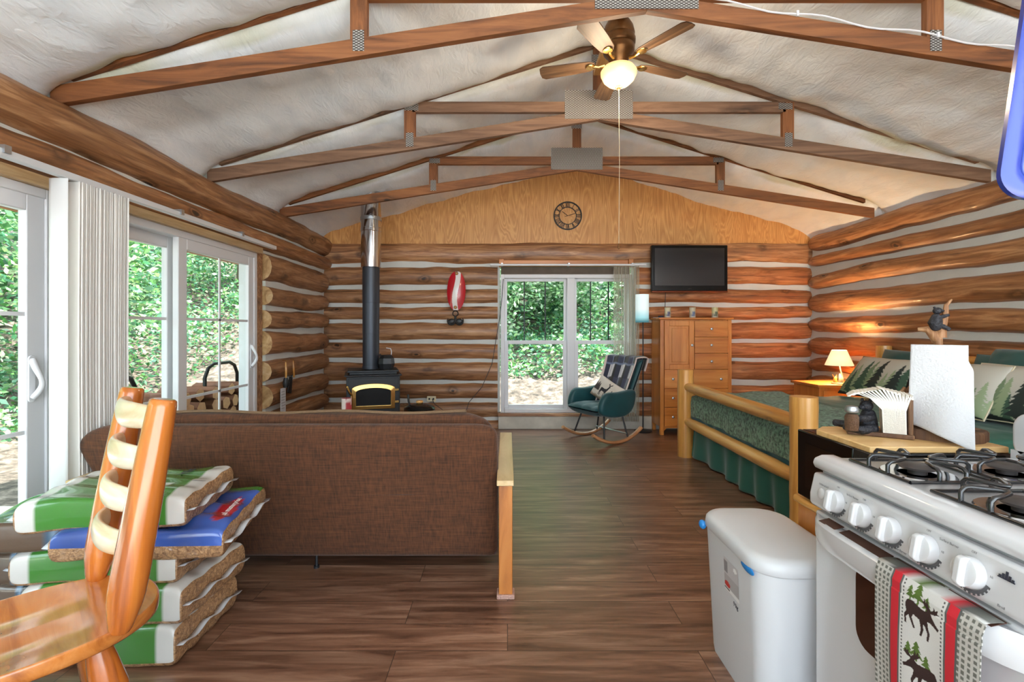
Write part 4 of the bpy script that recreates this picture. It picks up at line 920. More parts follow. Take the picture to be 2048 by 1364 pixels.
MB().box(.60, .66, -HY, HY, .90, .93).build('backguard_base', M_whitew, st)
M_grate = plain('grate_black', (24, 24, 27), .22, coat=.6)
def burner(x, y):
    b_ = thing('burner', None, None, (x, y, .904)); b_.parent = st
    q = MB(); q.lathe([(.085, .0), (.082, .003), (.05, .001), (.045, .0)], n=32); q.build('drip_pan', M_chrome, b_)
    q = MB(); q.lathe([(.022, .0), (.022, .012), (.040, .014), (.043, .020), (.038, .024), (.001, .026)], n=28); q.build('cap', plain('burner_cap', (78, 72, 70), .5, metal=.3), b_)
    g_ = MB(); h = .042; S = .108; r = .0052
    g_.tube([(-S, -S, .008), (S, -S, .008), (S, S, .008), (-S, S, .008), (-S, -S, .008)], r, 8)
    for a in range(4):
        g_.M = Matrix.Rotation(a*PI/2, 4, 'Z'); w_ = .034
        g_.tube([(S, -w_, .008), (S, -w_, h-.01), (S-.008, -w_, h-.002), (S-.02, -w_, h), (.045, -.012, h), (.035, 0, h), (.045, .012, h), (S-.02, w_, h), (S-.008, w_, h-.002), (S, w_, h-.01), (S, w_, .008)], r, 8)
    g_.M = None; g_.build('grate', M_grate, b_, ang=60)
    return b_
b0 = burner(.175, .155)
for x, y in ((.42, .155), (.175, -.125), (.42, -.125)): clone(b0, st).location = (x, y, .904)

# tea towel hanging on oven handle
CON = [(0, 1), (-.18, .72), (-.08, .74), (-.26, .48), (-.12, .5), (-.36, .22), (-.05, .24), (-.05, 0), (.05, 0), (.05, .24), (.36, .22), (.12, .5), (.26, .48), (.08, .74), (.18, .72)]
MOOSE = [(-.50, .30), (-.44, .40), (-.25, .42), (-.05, .36), (.10, .34), (.20, .40), (.30, .38), (.34, .30), (.46, .16), (.56, .10), (.52, .02), (.40, .08), (.28, .12), (.20, .10), (.22, -.05), (.28, -.20), (.24, -.42), (.18, -.42), (.20, -.22), (.12, -.06), (.06, -.04), (.08, -.20), (.02, -.40), (-.04, -.40), (0, -.2), (-.06, .02), (-.25, .06), (-.30, -.05), (-.18, -.30), (-.24, -.32), (-.38, -.08), (-.40, -.02), (-.48, -.12), (-.46, -.30), (-.52, -.30), (-.55, -.08), (-.48, .05), (-.52, .2)]
ANT = [(.20, .38), (.06, .50), (-.02, .62), (.06, .58), (.08, .70), (.13, .56), (.18, .68), (.20, .54), (.28, .44), (.36, .50), (.36, .60), (.42, .52), (.50, .58), (.48, .48), (.54, .46), (.42, .40), (.30, .38)]
def stamp(k, x, y, poly, cx_, cy_, s, c_, mir=1):
    k[inpoly((x-cx_)/s*mir, (y-cy_)/s, poly)] = c_
TW, TH = .265, .44
def towc(u, v):
    x = u*TW; y = v*TH; k = np.tile(np.array(lin((214, 213, 210))), (len(u), 1)); e = np.minimum(x, TW-x)
    ck_ = ((np.sin(x*2*PI/.012) > -.2) & (np.sin(y*2*PI/.012) > -.2)) & (e < .047); k[e < .047] = lin((190, 188, 182)); k[ck_] = lin((106, 106, 100))
    k[(e > .047) & (e < .052)] = lin((90, 92, 90)); k[(e > .052) & (e < .074)] = lin((206, 38, 52)); k[(e > .074) & (e < .078)] = lin((96, 96, 94)); k[(e > .083) & (e < .086) & (np.sin(y*2*PI/.008) > 0)] = lin((80, 80, 80))
    DB, G1 = lin((52, 30, 26)), lin((86, 112, 44))
    for cy_, m_ in ((.06, 1), (.185, -1), (.31, 1), (.435, -1)):
        yy = TH-y
        stamp(k, x, y, CON, .102, TH-cy_+.018, .034, G1); stamp(k, x, y, CON, .122, TH-cy_+.018, .046, G1); stamp(k, x, y, CON, .145, TH-cy_+.012, .034, G1)
        stamp(k, x, y, MOOSE, .132, TH-cy_-.012, .078, DB, m_); stamp(k, x, y, ANT, .132, TH-cy_-.012, .078, DB, m_)
    return k
tw = MB()
def towP(u, v):
    s = v*TH; top = TH-.0
    y = (.5-u)*TW+.004*np.sin(v*5); wav = .006*np.sin(u*11+v*2)*(1-v)
    d = TH-s; x = np.where(d < .04, -.062+.0, -.062-.002)+wav+.0; z = .745-d
    a = np.clip(d/.02, 0, 1); x = x+(1-a)*.008; 
    x = x+np.clip((d-.12), 0, 1)*.03
    return x, y, z
tw.grid(230, 330, towP, towc)
tw.grid(12, 10, lambda u, v: (-.054+v*.052-.0, (.5-u)*TW, .745+.003*np.sin(v*PI)), lambda u, v: towc(u, 1-v*.02))
tw.build('tea_towel', painted('towel_cloth', .9, bump=.3, bscale=700), None, (.95, 1.053, 0), solid=.0015, ang=180, label='tea towel printed with moose and pine trees, red stripes, on the oven handle', cat='towel')

# ------------------------------------------------------------ microwave stand, microwave, board
ms = thing('microwave_stand', 'wooden stand under the microwave beyond the stove', 'stand', (1.15, 1.54, 0))
MB().box(-.012, .48, -.01, .42, .615, .645).build('top', M_piney, ms, bevel=.012, seg=4, label='pale rounded wooden edge')
MB().box(.0, .46, .0, .40, .04, .615).build('cabinet', M_armz, ms, bevel=.003)
mw = thing('microwave', 'black microwave oven on the wooden stand behind the stove', 'microwave', (1.145, 1.545, .645))
MB().box(.012, .45, .0, .385, .012, .262).build('body', M_blackg, mw, bevel=.006)
MB().box(-.004, .012, .075, .383, .008, .262).build('door', M_blackg, mw, bevel=.004)
MB().box(-.006, -.003, .10, .33, .05, .22).build('door_window', plain('mw_glass', (20, 12, 10), .15, spec=.5), mw)
MB().box(-.004, .012, .0, .072, .008, .262).build('control_panel', M_black, mw, bevel=.003)
for x in (.04, .42):
    for y in (.04, .34): MB().tube([(x, y, 0), (x, y, .014)], .014, 10).build('foot', M_black, mw)
cbd = MB(); cbd.prism([(0, 0), (.44, 0), (.44, .05), (.40, .33), (.06, .33), (0, .27)], 0, .020, 'xy'); cbd.build('cutting_board', M_oakx if 0 else wood('bamboo', (196, 150, 90), (222, 180, 120), (234, 198, 142), 'x', scale=16, rough=.4), None, (1.147, 1.55, .907), bevel=.003, label='pale bamboo cutting board lying on the microwave', cat='cutting board')
# napkin holder with bear and shaker
nh = thing('napkin_holder', 'black bear napkin holder full of white paper napkins on the bamboo board', 'napkin holder', (1.31, 1.715, .927), math.radians(-32))
M_bear = plain('bear_resin', (36, 36, 42), .6, bump=.8, bscale=90, var=.4, vscale=25)
M_bark = wood('bark', (52, 34, 24), (96, 66, 44), (140, 104, 72), 'z', scale=20, rough=.7, bump=.6)
q = MB(); q.box(-.09, .075, -.035, .06, 0, .014).box(.060, .072, -.03, .06, .01, .13); q.build('base', M_bark, nh, bevel=.004)
q = MB()
for k in range(15):
    f = k/14; a = (f-.5)*1.5
    pts = [(.028+(f-.5)*.05, .008, .015), (.026+(f-.5)*.052, .008, .085), (.016+(f-.5)*.09, .008, .118), (.0+(f-.5)*.135, .008, .148-.03*abs(f-.5)), (-.008+(f-.5)*.155, .008, .150-.06*abs(f-.5))]
    for i in range(len(pts)-1):
        a_, b_ = pts[i], pts[i+1]; th = .0028
        q.add([(p[0]+dx, p[1]+dy, p[2]) for p in (a_, b_) for dx, dy in ((-th, -.042), (th, -.042), (th, .042), (-th, .042))], [(0, 1, 5, 4), (1, 2, 6, 5), (2, 3, 7, 6), (3, 0, 4, 7), (4, 5, 6, 7)])
q.build('napkins', plain('napkin', (232, 226, 214), .9, bump=.3, bscale=300), nh, label='fan of white paper napkins', kind='stuff')
q = MB(); q.tube([(-.03, .012, .02), (-.035, .012, .045), (-.032, .010, .07)], [.024, .026, .018], 14, dome=True); q.blob((-.038, .004, .090), (.018, .019, .017)); q.blob((-.050, -.010, .086), (.009, .010, .008)); q.blob((-.048, .008, .106), (.005, .004, .006)); q.blob((-.028, .008, .106), (.005, .004, .006))
q.tube([(-.025, -.012, .058), (-.045, -.036, .054), (-.085, -.030, .050)], [.012, .011, .009], 10, dome=True).tube([(-.02, -.01, .022), (-.05, -.038, .018), (-.095, -.034, .024)], [.016, .014, .011], 10, dome=True).tube([(-.03, .02, .02), (-.08, .035, .02), (-.12, .03, .024)], [.016, .013, .011], 10, dome=True)
q.build('bear_figure', M_bear, nh)
sk = thing('spice_shaker', 'glass pepper shaker with a metal lid held by the bear napkin holder', 'shaker', (1.210, 1.722, .942))
q = MB(); q.lathe([(.020, 0), (.0235, .004), (.0235, .05), (.018, .062), (.019, .072)], n=24); q.build('glass', M_glassp, sk)
q = MB(); q.lathe([(.001, .003), (.0215, .003), (.0215, .050), (.0165, .060), (.001, .062)], n=20); q.build('pepper', plain('pepper', (120, 82, 58), .9, bump=1, bscale=400, var=.5, vscale=300), sk)
q = MB(); q.lathe([(.020, .066), (.0215, .068), (.0215, .078), (.017, .087), (.001, .090)], n=24); q.build('lid', M_steel, sk)
nh.scale = (1.14, 1.14, 1.12)
# paper towel holder
ph = thing('paper_towel_holder', 'rustic paper towel holder with a bark-edged base and a climbing black bear on top', 'paper towel holder', (1.495, 1.70, .927), math.radians(-41))
q = MB(); n = 40; vs = []
for z, s in ((0, 1), (.028, 1.0), (.034, .96), (.034, .5), (.034, .01)):
    for k in range(n): a = 2*PI*k/n; r = .125*s*(1+.03*math.sin(a*5)+.015*math.sin(a*11)); vs.append((r*math.cos(a), r*math.sin(a)*.9, z))
q.add(vs, [(r*n+k, r*n+(k+1) % n, (r+1)*n+(k+1) % n, (r+1)*n+k) for r in range(4) for k in range(n)]+[tuple(range(n-1, -1, -1))]); q.build('base', M_bark, ph, ang=50)
q = MB(); q.tube([(0, 0, .03), (0, 0, .34)], .012, 10).tube([(0, 0, .335), (-.012, 0, .355), (-.03, 0, .372), (-.055, 0, .372)], [.02, .018, .012, .006], 10).tube([(.005, 0, .345), (.01, 0, .38), (.018, 0, .42), (.02, 0, .455), (.035, 0, .475)], [.018, .012, .009, .007, .003], 8).tube([(-.115, .01, .03), (-.10, .0, .08), (-.105, -.01, .13), (-.09, -.01, .165)], [.013, .010, .011, .005], 8).tube([(-.10, -.01, .12), (-.085, 0, .15), (-.075, 0, .17)], [.008, .006, .004], 7); q.build('branch', wood('driftwood', (96, 60, 36), (166, 118, 78), (206, 170, 128), 'z', scale=30, rough=.6, bump=.5), ph, ang=70)
q = MB(); q.M = Matrix.Translation((.004, 0, .37)) @ Matrix.Scale(.8, 4) @ Matrix.Translation((0, 0, -.37)); q.tube([(-.012, -.01, .375), (-.016, -.012, .40), (-.01, -.012, .43)], [.018, .026, .018], 14, dome=True); q.blob((-.008, -.008, .452), (.017, .017, .015)); q.blob((.006, -.012, .452), (.009, .007, .006)); q.blob((-.018, -.012, .466), (.005, .004, .005)); q.tube([(-.008, -.018, .425), (.012, -.014, .428), (.028, -.006, .434)], [.009, .008, .006], 8, dome=True).tube([(-.012, -.018, .385), (.01, -.02, .385), (.03, -.014, .372)], [.012, .010, .008], 8, dome=True); q.build('bear_figure', M_bear, ph)
M_paper = plain('paper_towel', (200, 199, 200), .9, bump=.35, bscale=160)
pr = thing('paper_towel_roll', 'white paper towel roll with a loose sheet hanging over the cutting board', 'paper towels', (1.495, 1.70, .964), math.radians(-41))
q = MB(); q.lathe([(.0125, .0), (.072, .0), (.074, .004), (.074, .276), (.072, .28), (.0125, .28), (.0125, 0)], n=48); q.build('roll', M_paper, pr, ang=50)
def shP(u, v):
    # u: across from left of the roll toward the right, v: downwards
    x = -.072+u*.145; y = -.0765-.006*np.sin(u*PI)-.095*u*v**2-.01*v; z = .283-v*(.272+.058*u**1.5)
    x = x+.012*np.clip((v-.16)*12, 0, 1)*np.clip((u-.5)*2, 0, 1)-.008*(1-u)*v; y = y-.006*np.sin(u*7+v*4)*v
    return x, y, z
q = MB(); q.grid(30, 40, shP); q.build('loose_sheet', M_paper, pr, solid=.0012, ang=180)

# blue tray, upper right
bt = thing('blue_plastic_tray', 'glossy blue plastic tray with rounded corners hanging above the stove', 'tray', (1.325, 1.08, 1.885), 0, rot=(0, math.radians(7), math.radians(-14)))
M_blue = plain('blue_plastic', (52, 80, 176), .22, coat=.7); M_blue2 = plain('deep_blue', (22, 56, 160), .25, coat=.5)
q = MB(); o1 = roundrect(.36, .62, .06, 8); o2 = roundrect(.325, .585, .05, 8); o3 = roundrect(.29, .55, .04, 8); n = len(o1)
vs = [(x, .0, z) for x, z in o2]+[(x, -.008, z) for x, z in o1]+[(x, -.022, z) for x, z in o1]+[(x, -.03, z) for x, z in o2]+[(x, -.022, z) for x, z in o3]
q.add(vs, [(r*n+k, r*n+(k+1) % n, (r+1)*n+(k+1) % n, (r+1)*n+k) for r in range(4) for k in range(n)]+[tuple(range(n))]); q.build('rim', M_blue2, bt, ang=60)
q = MB(); q.prism(o3, -.024, -.010); q.build('panel', M_blue, bt, bevel=.004)
q = MB(); q.tube([(0, .0, .29), (.0, .0, 1.5)], .003, 6); q.build('hanging_wire', M_steel, bt)
# ------------------------------------------------------------ log bed
bed = thing('log_bed', 'peeled pine log bed with green bedding beside the right log wall', 'bed', (2.85, 4.01, 0))
def bl(p, q_, r, name, parent, axis_m, n=16, endr=None, seed=1):
    p, q_ = Vector(p), Vector(q_); k = 14; pts = [p.lerp(q_, i/k) for i in range(k+1)]
    rad = [r*(1+.06*noise.noise(Vector((i*.5, seed, 2)))) for i in range(k+1)]
    if endr: rad[0] = rad[-1] = r*endr; rad[1] = rad[-2] = r*.9
    return MB().tube(pts, rad, n).build(name, axis_m, parent, ang=50)
FXx = -1.03
for sx, hgt in ((FXx, .885), (1.0, 1.13)):
    for sy in (-1.0, 1.0):
        r = .078 if sx < 0 else .07
        bl((sx, sy, 0), (sx, sy, hgt), r, 'post', bed, M_pine, seed=sy+sx)
bl((FXx, -.95, .715), (FXx, .95, .715), .052, 'footboard_rail', bed, M_piney, endr=.72, seed=3)
bl((FXx, -.95, .365), (FXx, .95, .365), .050, 'footboard_rail', bed, M_piney, endr=.72, seed=4)
bl((1.0, -.95, 1.02), (1.0, .95, 1.02), .055, 'headboard_rail', bed, M_piney, endr=.72, seed=5)
bl((1.0, -.95, .70), (1.0, .95, .70), .05, 'headboard_rail', bed, M_piney, endr=.72, seed=6)
for sy in (-.98, .98): MB().box(FXx, 1.0, sy-.03, sy+.03, .22, .34).build('side_rail', M_oakx, bed, bevel=.01)
MB().box(-.93, .93, -.93, .93, .24, .60).build('mattress', plain('mattress', (210, 208, 200), .9), bed, bevel=.05, seg=4)
M_skirt = plain('bedskirt_green', (42, 98, 84), .75, bump=.2, bscale=200, sheen=.3)
q = MB()
def skirtP(pts, amp=.022):
    def f(u, v):
        s = u*(len(pts)-1); i = np.clip(s.astype(int), 0, len(pts)-2); t = s-i; P_ = np.array(pts); p = P_[i]*(1-t)[:, None]+P_[i+1]*t[:, None]
        d = P_[i+1]-P_[i]; nrm = np.stack([-d[:, 1], d[:, 0]], 1)/np.linalg.norm(d, axis=1)[:, None]
        o = amp*(.25+.75*v)*(np.sin(u*190+2*np.sin(u*23))+.5*np.sin(u*61+v*2))
        return p[:, 0]-nrm[:, 0]*o, p[:, 1]-nrm[:, 1]*o, .34-.325*v
    return f
q.grid(420, 14, skirtP([(.9, .96), (-.95, .96), (-.965, .9), (-.965, -.9), (-.95, -.96), (.9, -.96)])); q.build('bedskirt', M_skirt, bed, ang=180, solid=.003)
# comforter
M_comf = plain('comforter_green', (42, 88, 72), .7, bump=.3, bscale=14, sheen=.12, var=.12, vscale=6)
M_fleece, nt, b = newmat('sage_fleece'); L = nt.links.new; tc = N(nt, 'ShaderNodeTexCoord'); vo = N(nt, 'ShaderNodeTexNoise', i_Scale=42.0, i_Detail=3.0, i_Roughness=.6); L(tc.outputs['Object'], vo.inputs[0])
L(ramp(nt, vo.outputs[0], [(.35, lin((26, 54, 38))), (.62, lin((112, 150, 124)))]), b.inputs['Base Color']); b.inputs['Roughness'].default_value = .95; b.inputs['Sheen Weight'].default_value = .2
bp = N(nt, 'ShaderNodeBump', i_Strength=1.0, i_Distance=.02); L(vo.outputs[0], bp.inputs['Height']); L(bp.outputs[0], b.inputs['Normal'])
def drape(x0, x1, y0, y1, zt, dropf, drops, off, rad=.06, wr=.006, seed=0, headdrop=False):
    """a cloth over the mattress top: u runs from the foot hem over the top to the head, v across with side drops"""
    def f(u, v):
        Lu = dropf+(x1-x0); su = u*Lu; Lv = 2*drops+(y1-y0); sv = v*Lv
        X = np.where(su < dropf, x0, x0+(su-dropf)); Zf = np.where(su < dropf, -(dropf-su), 0.)
        Y = np.where(sv < drops, y0, np.where(sv > Lv-drops, y1, y0+(sv-drops))); Zs = np.where(sv < drops, -(drops-sv), np.where(sv > Lv-drops, -(sv-(Lv-drops)), 0.))
        rr_ = rad
        def rnd(s, edge):   # round the fold
            return np.exp(-(s/rr_)**2)*rr_*.5
        Z = zt+np.minimum(Zf, Zs)+off
        Z = Z-rnd(np.abs(su-dropf), 0)*(dropf > 0)-rnd(np.abs(sv-drops), 0)-rnd(np.abs(sv-(Lv-drops)), 0)
        X = X-np.where(su < dropf, off+.01, 0)+np.where(su < dropf, .0, 0)+rnd(np.abs(su-dropf), 0)*.4*(dropf > 0)
        Y = Y+np.where(sv < drops, -off-.01, 0)+np.where(sv > Lv-drops, off+.01, 0)
        w_ = np.array([noise.noise(Vector((a*3.1, b_*3.1, seed))) for a, b_ in zip(su, sv)]); w2 = np.array([noise.noise(Vector((a*9+2*b_, b_*3, seed+3))) for a, b_ in zip(su, sv)])
        Z = Z+wr*2*w_+wr*w2; fold = np.sin(sv*26+3*w_)*.005*np.clip(-Zf/.2, 0, 1)+0; X = X-fold; fold2 = np.sin(su*24+3*w_)*.014*np.clip(-Zs/.2, 0, 1); Y = Y-np.sign(sv-Lv/2)*-fold2
        return X, Y, Z
    return f
q = MB(); q.grid(110, 110, drape(-.955, .80, -.955, .955, .615, .20, .28, .015, wr=.008, seed=2)); q.build('comforter', M_comf, bed, ang=180, solid=.012)
# fleece throw over the foot end: a thing lying on the bed
def fl(u, v):
    X, Y, Z = drape(-.975, -.30, -.965, .965, .655, .235, .22, .012, wr=.010, seed=9)(u, v)
    X = X+np.clip(u-.5, 0, 1)*2*.28*(v-.3); return X, Y, Z
q = MB(); q.grid(100, 130, fl); q.build('fleece_blanket', M_fleece, None, (2.85, 4.01, 0), ang=180, solid=.022, label='thick sage green fleece blanket folded over the foot of the bed', cat='blanket')
q = MB(); q.grid(60, 90, lambda u, v: (drape(-.968, -.50, -.96, .96, .628, .29, .24, .010, wr=.006, seed=5)(u, v))); q.build('teal_blanket', plain('teal_cloth', (26, 84, 96), .7, sheen=.4), None, (2.85, 4.01, 0), ang=180, solid=.01, label='dark teal blanket showing below the fleece at the foot of the bed', cat='blanket')

# pillows
TREE = [(0, 1)]
for k in range(1, 9): TREE += [(.03+.045*k, 1-.115*k), (.012+.022*k, 1-.115*k+.012)]
TREE += [(.05, .04), (.05, 0)]
TREE = TREE+[(-x, y) for x, y in TREE[::-1]]
def forest(seed):
    r_ = random.Random(seed); trees = [((i+r_.uniform(-.3, .3))/15, r_.uniform(-.15, .12), r_.uniform(.45, .95), r_.choice([0, 1, 1, 2, 2, 3])) for i in range(16)]; trees.sort(key=lambda t: -t[3])
    def f(u, v):
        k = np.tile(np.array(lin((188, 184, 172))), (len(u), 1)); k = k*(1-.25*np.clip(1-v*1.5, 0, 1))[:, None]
        for cx_, cy_, s, c_ in trees: stamp(k, (u-cx_)*2.6, v, TREE, 0, cy_, s*.9, [lin((34, 44, 40)), lin((58, 84, 66)), lin((138, 154, 120)), lin((110, 130, 100))][c_])
        k[v < .05+.03*np.sin(u*9+seed)] = lin((26, 34, 30)); return k
    return f
M_print = painted('pillow_print', .85, bump=.15, bscale=300)
def cushion(name, label, cat, loc, rot, w_, h_, d_, colf=None, m=None, grp=None, nu=120, nv=90, pinch=.05, piping=None):
    t = thing(name, label, cat, loc, group=grp, rot=rot)
    def P(u, v, sg):
        a, c_ = (u-.5)*2, (v-.5)*2; e = (1-np.abs(a)**3.2)**.55*(1-np.abs(c_)**3.2)**.55
        X = a*w_/2*(1-pinch*(1-np.abs(a)**2)*0-pinch*(1-c_**2)*.0-pinch*(1-np.abs(c_))*np.abs(a)); Z = c_*h_/2*(1-pinch*(1-np.abs(a))*np.abs(c_))
        w2 = np.array([noise.noise(Vector((x*2.2, y*2.2, w_*9+loc[1]))) for x, y in zip(a, c_)])
        return X, sg*d_/2*e*(1+.12*w2)-0, Z
    q = MB(); q.grid(nu, nv, lambda u, v: P(u, v, -1), colf); q.grid(nu//3, nv//3, lambda u, v: P(u, v, 1), (lambda u, v: np.tile(colf(np.array([.5]), np.array([.05])), (len(u), 1))) if colf else None)
    q.build('cover', m or M_print, t, ang=120)
    if piping:
        pts = []
        for u, v in [(i/20, 0) for i in range(20)]+[(1, i/14) for i in range(14)]+[(1-i/20, 1) for i in range(20)]+[(0, 1-i/14) for i in range(15)]:
            x, y, z = P(np.array([u]), np.array([v]), 1); pts.append((x[0], 0, z[0]))
        MB().tube(pts, .006, 6).build('piping', piping, t)
    return t
RZ = math.radians(-90)   # local -Y looks toward -X, the foot of the bed
def place(loc, lean, yaw=0): return dict(loc=loc, rot=(lean, 0, RZ+yaw))
M_teal = plain('teal_pillowcase', (40, 82, 78), .75, sheen=.3, bump=.2, bscale=12)
cushion('pillow', 'teal pillow standing at the headboard behind the far forest-print pillow', 'pillow', **place((3.66, 4.46, .87), -.28), w_=.76, h_=.48, d_=.16, m=M_teal, grp='bed pillows')
cushion('pillow', 'teal pillow against the headboard behind the near forest-print pillows', 'pillow', **place((3.67, 3.52, .87), -.28), w_=.76, h_=.48, d_=.16, m=M_teal, grp='bed pillows')
cushion('pillow', 'crumpled teal pillow lying on top of the headboard pillows at the near side', 'pillow', (3.70, 3.50, 1.02), (-.6, 0, RZ), .60, .30, .14, m=M_teal, grp='bed pillows')
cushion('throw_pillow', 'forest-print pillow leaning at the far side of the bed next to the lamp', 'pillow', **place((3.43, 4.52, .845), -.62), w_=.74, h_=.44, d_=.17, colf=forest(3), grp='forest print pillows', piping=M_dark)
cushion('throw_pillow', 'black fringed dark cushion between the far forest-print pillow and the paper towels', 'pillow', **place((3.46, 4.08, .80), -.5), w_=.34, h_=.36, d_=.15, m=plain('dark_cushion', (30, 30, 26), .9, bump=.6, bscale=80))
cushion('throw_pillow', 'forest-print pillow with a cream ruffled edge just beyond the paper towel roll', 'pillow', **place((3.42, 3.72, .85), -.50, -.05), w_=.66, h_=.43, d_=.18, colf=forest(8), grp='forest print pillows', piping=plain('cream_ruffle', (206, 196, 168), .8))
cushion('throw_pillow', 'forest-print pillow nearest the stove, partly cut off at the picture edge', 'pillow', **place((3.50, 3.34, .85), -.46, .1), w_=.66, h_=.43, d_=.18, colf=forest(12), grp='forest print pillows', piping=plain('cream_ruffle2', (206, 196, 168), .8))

# nightstand + lamp
ns_ = thing('nightstand', 'small honey wooden nightstand in the corner beyond the bed', 'nightstand', (3.63, 5.56, 0))
MB().box(-.27, .25, -.26, .26, .665, .695).build('top', M_oakx, ns_, bevel=.005)
MB().box(-.24, .23, -.23, .24, .38, .665).build('case', M_oak, ns_, bevel=.003)
for sx in (-.24, .19):
    for sy in (-.23, .20): MB().box(sx, sx+.04, sy, sy+.04, 0, .38).build('leg', M_oak, ns_)
d = MB().box(-.20, .19, -.245, -.23, .42, .63).build('drawer', M_oakx, ns_, bevel=.003)
tl_ = thing('table_lamp', 'small lit table lamp with a cream pleated shade and animal figure base', 'lamp', (3.655, 5.40, .695))
M_shade, nt, b = newmat('cream_shade'); b.inputs['Base Color'].default_value = (.9, .8, .62, 1); b.inputs['Roughness'].default_value = .8; b.inputs['Emission Color'].default_value = (*lin((255, 220, 165)), 1); b.inputs['Emission Strength'].default_value = .42
q = MB(); n = 60; vs = []
for z, r in ((.205, .135), (.372, .070)):
    for k in range(n): a = 2*PI*k/n; r_ = r*(1+.012*(k % 2)); vs.append((r_*math.cos(a), r_*math.sin(a), z))
q.add(vs, [(k, (k+1) % n, (k+1) % n+n, k+n) for k in range(n)]); q.build('shade', M_shade, tl_, solid=.002)
q = MB(); q.lathe([(.001, 0), (.075, 0), (.078, .008), (.07, .016), (.001, .016)], n=24); q.build('base', M_bark, tl_)
q = MB(); q.tube([(.02, 0, .01), (.035, 0, .07), (.02, 0, .13), (.01, 0, .17), (.0, 0, .24)], [.012, .009, .007, .006, .006], 8).tube([(.015, .0, .015), (.02, 0, .06), (.005, 0, .11)], [.026, .024, .006], 10, dome=True); q.build('figure', plain('lamp_figure', (128, 138, 132), .4), tl_)
q = MB(); q.tube([(-.04, 0, .015), (-.045, 0, .05), (-.035, 0, .075)], [.02, .017, .012], 10, dome=True).tube([(-.05, .01, .07), (-.065, .01, .10)], .004, 6).tube([(-.03, .01, .07), (-.02, .01, .10)], .004, 6); q.build('figure', M_oak, tl_, label='small brown animal figure')
l2 = bpy.data.lights.new('lamp_bulb', 'POINT'); l2.energy = 32; l2.color = (1, .64, .32); l2.shadow_soft_size = .03
lo = bpy.data.objects.new('lamp_bulb', l2); C.objects.link(lo); lo.parent = tl_; lo.location = (0, 0, .30)

# floor lamp by the window
flp = thing('floor_lamp', 'slim black floor lamp with a pale turquoise cylinder shade beside the window', 'lamp', (1.72, 6.22, 0))
q = MB(); q.lathe([(.001, 0), (.11, 0), (.112, .012), (.02, .022), (.001, .022)], n=28); q.build('base', M_black, flp)
MB().tube([(0, 0, .02), (0, 0, 1.62)], .008, 8).build('pole', M_black, flp)
M_tsh, nt, b = newmat('turquoise_shade'); b.inputs['Roughness'].default_value = .7
tc = N(nt, 'ShaderNodeTexCoord'); sx_ = N(nt, 'ShaderNodeSeparateXYZ'); nt.links.new(tc.outputs['Object'], sx_.inputs[0]); mr = N(nt, 'ShaderNodeMapRange'); mr.inputs[1].default_value = 1.39; mr.inputs[2].default_value = 1.55; nt.links.new(sx_.outputs[2], mr.inputs[0])
cc = ramp(nt, mr.outputs[0], [(0, lin((60, 118, 128))), (.35, lin((160, 214, 222))), (1, lin((222, 240, 242)))]); nt.links.new(cc, b.inputs['Base Color']); nt.links.new(cc, b.inputs['Emission Color']); b.inputs['Emission Strength'].default_value = .22
q = MB(); q.lathe([(.082, 1.385), (.082, 1.735)], (-.02, -.03, 0), 32); q.build('shade', M_tsh, flp, solid=.003)
q = MB(); q.tube([(0, 0, 1.6), (-.02, -.03, 1.62), (-.02, -.03, 1.56)], .006, 6).tube([(-.09, -.03, 1.62), (.05, -.03, 1.62)], .003, 5); q.build('lamp_holder', M_black, flp)

# ------------------------------------------------------------ rocking chair
rc = thing('rocking_chair', 'teal tufted rocking chair with curved wooden rockers by the back window', 'rocking chair', (1.11, 5.78, 0), math.radians(-60))
M_velv = plain('teal_velvet', (8, 66, 72), .55, sheen=.25, var=.25, vscale=5)
for s in (-1, 1):
    pts = [(s*.275, -.36+.72*i/16, .018+.115*((i/8-1)**2)*(1.0 if i < 8 else 1.15)) for i in range(17)]
    q = MB(); q.tube(pts, [.02]*17, 12, flat=1.5, ref=(0, 0, 1)); q.build('rocker', wood('rocker_wood', (150, 98, 62), (196, 142, 98), (216, 168, 124), 'y', scale=8, rough=.35, coat=.3, bump=.03), rc, ang=60)
    for y, ty in ((-.20, -.13), (.16, .13)): MB().tube([(s*.275, y, .035), (s*.19, ty, .34)], [.010, .010], 10).build('leg', M_black, rc)
q = MB(); q.tube([(-.262, .14, .10), (.262, .14, .10)], .007, 8); q.build('crossbar', M_steel, rc)
q = MB()
def seatt(u, v):
    a, c_ = (u-.5)*2, (v-.5)*2; e = (1-np.abs(a)**4)**.5*(1-np.abs(c_)**4)**.5; tf = .012*np.abs(np.sin(a*PI*1.5))**.6
    tf = .022*np.abs(np.sin(a*PI*1.5))**.6; return a*.255, c_*.28-.03, .37+.055*e+tf*e+.02*np.clip(-c_, 0, 1)
q.grid(40, 40, seatt); q.grid(30, 30, lambda u, v: ((u-.5)*.51, (v-.5)*.54-.02, .37-.07*(1-np.abs((u-.5)*2)**4)**.4*(1-np.abs((v-.5)*2)**4)**.4)); q.build('seat', M_velv, rc, ang=120)
def bk(u, v, side):
    a = (u-.5)*2; w_ = .25+.035*v; x = a*w_; z = .36+.58*v; y = .20+.24*v+.0
    tf = .016*np.abs(np.sin(a*PI*1.5)+.0)**.6; wing = .06*np.abs(a)**3
    ed = (1-np.abs(a)**6)**.4*(1-np.clip((v-.85)/.15, 0, 1)**3)**.5
    return x, y+(-(.035+tf)*ed-wing if side < 0 else .03*ed-wing*.6), z
q = MB(); q.grid(40, 30, lambda u, v: bk(u, v, -1)); q.grid(30, 20, lambda u, v: bk(u, v, 1)); q.build('backrest', M_velv, rc, ang=120)
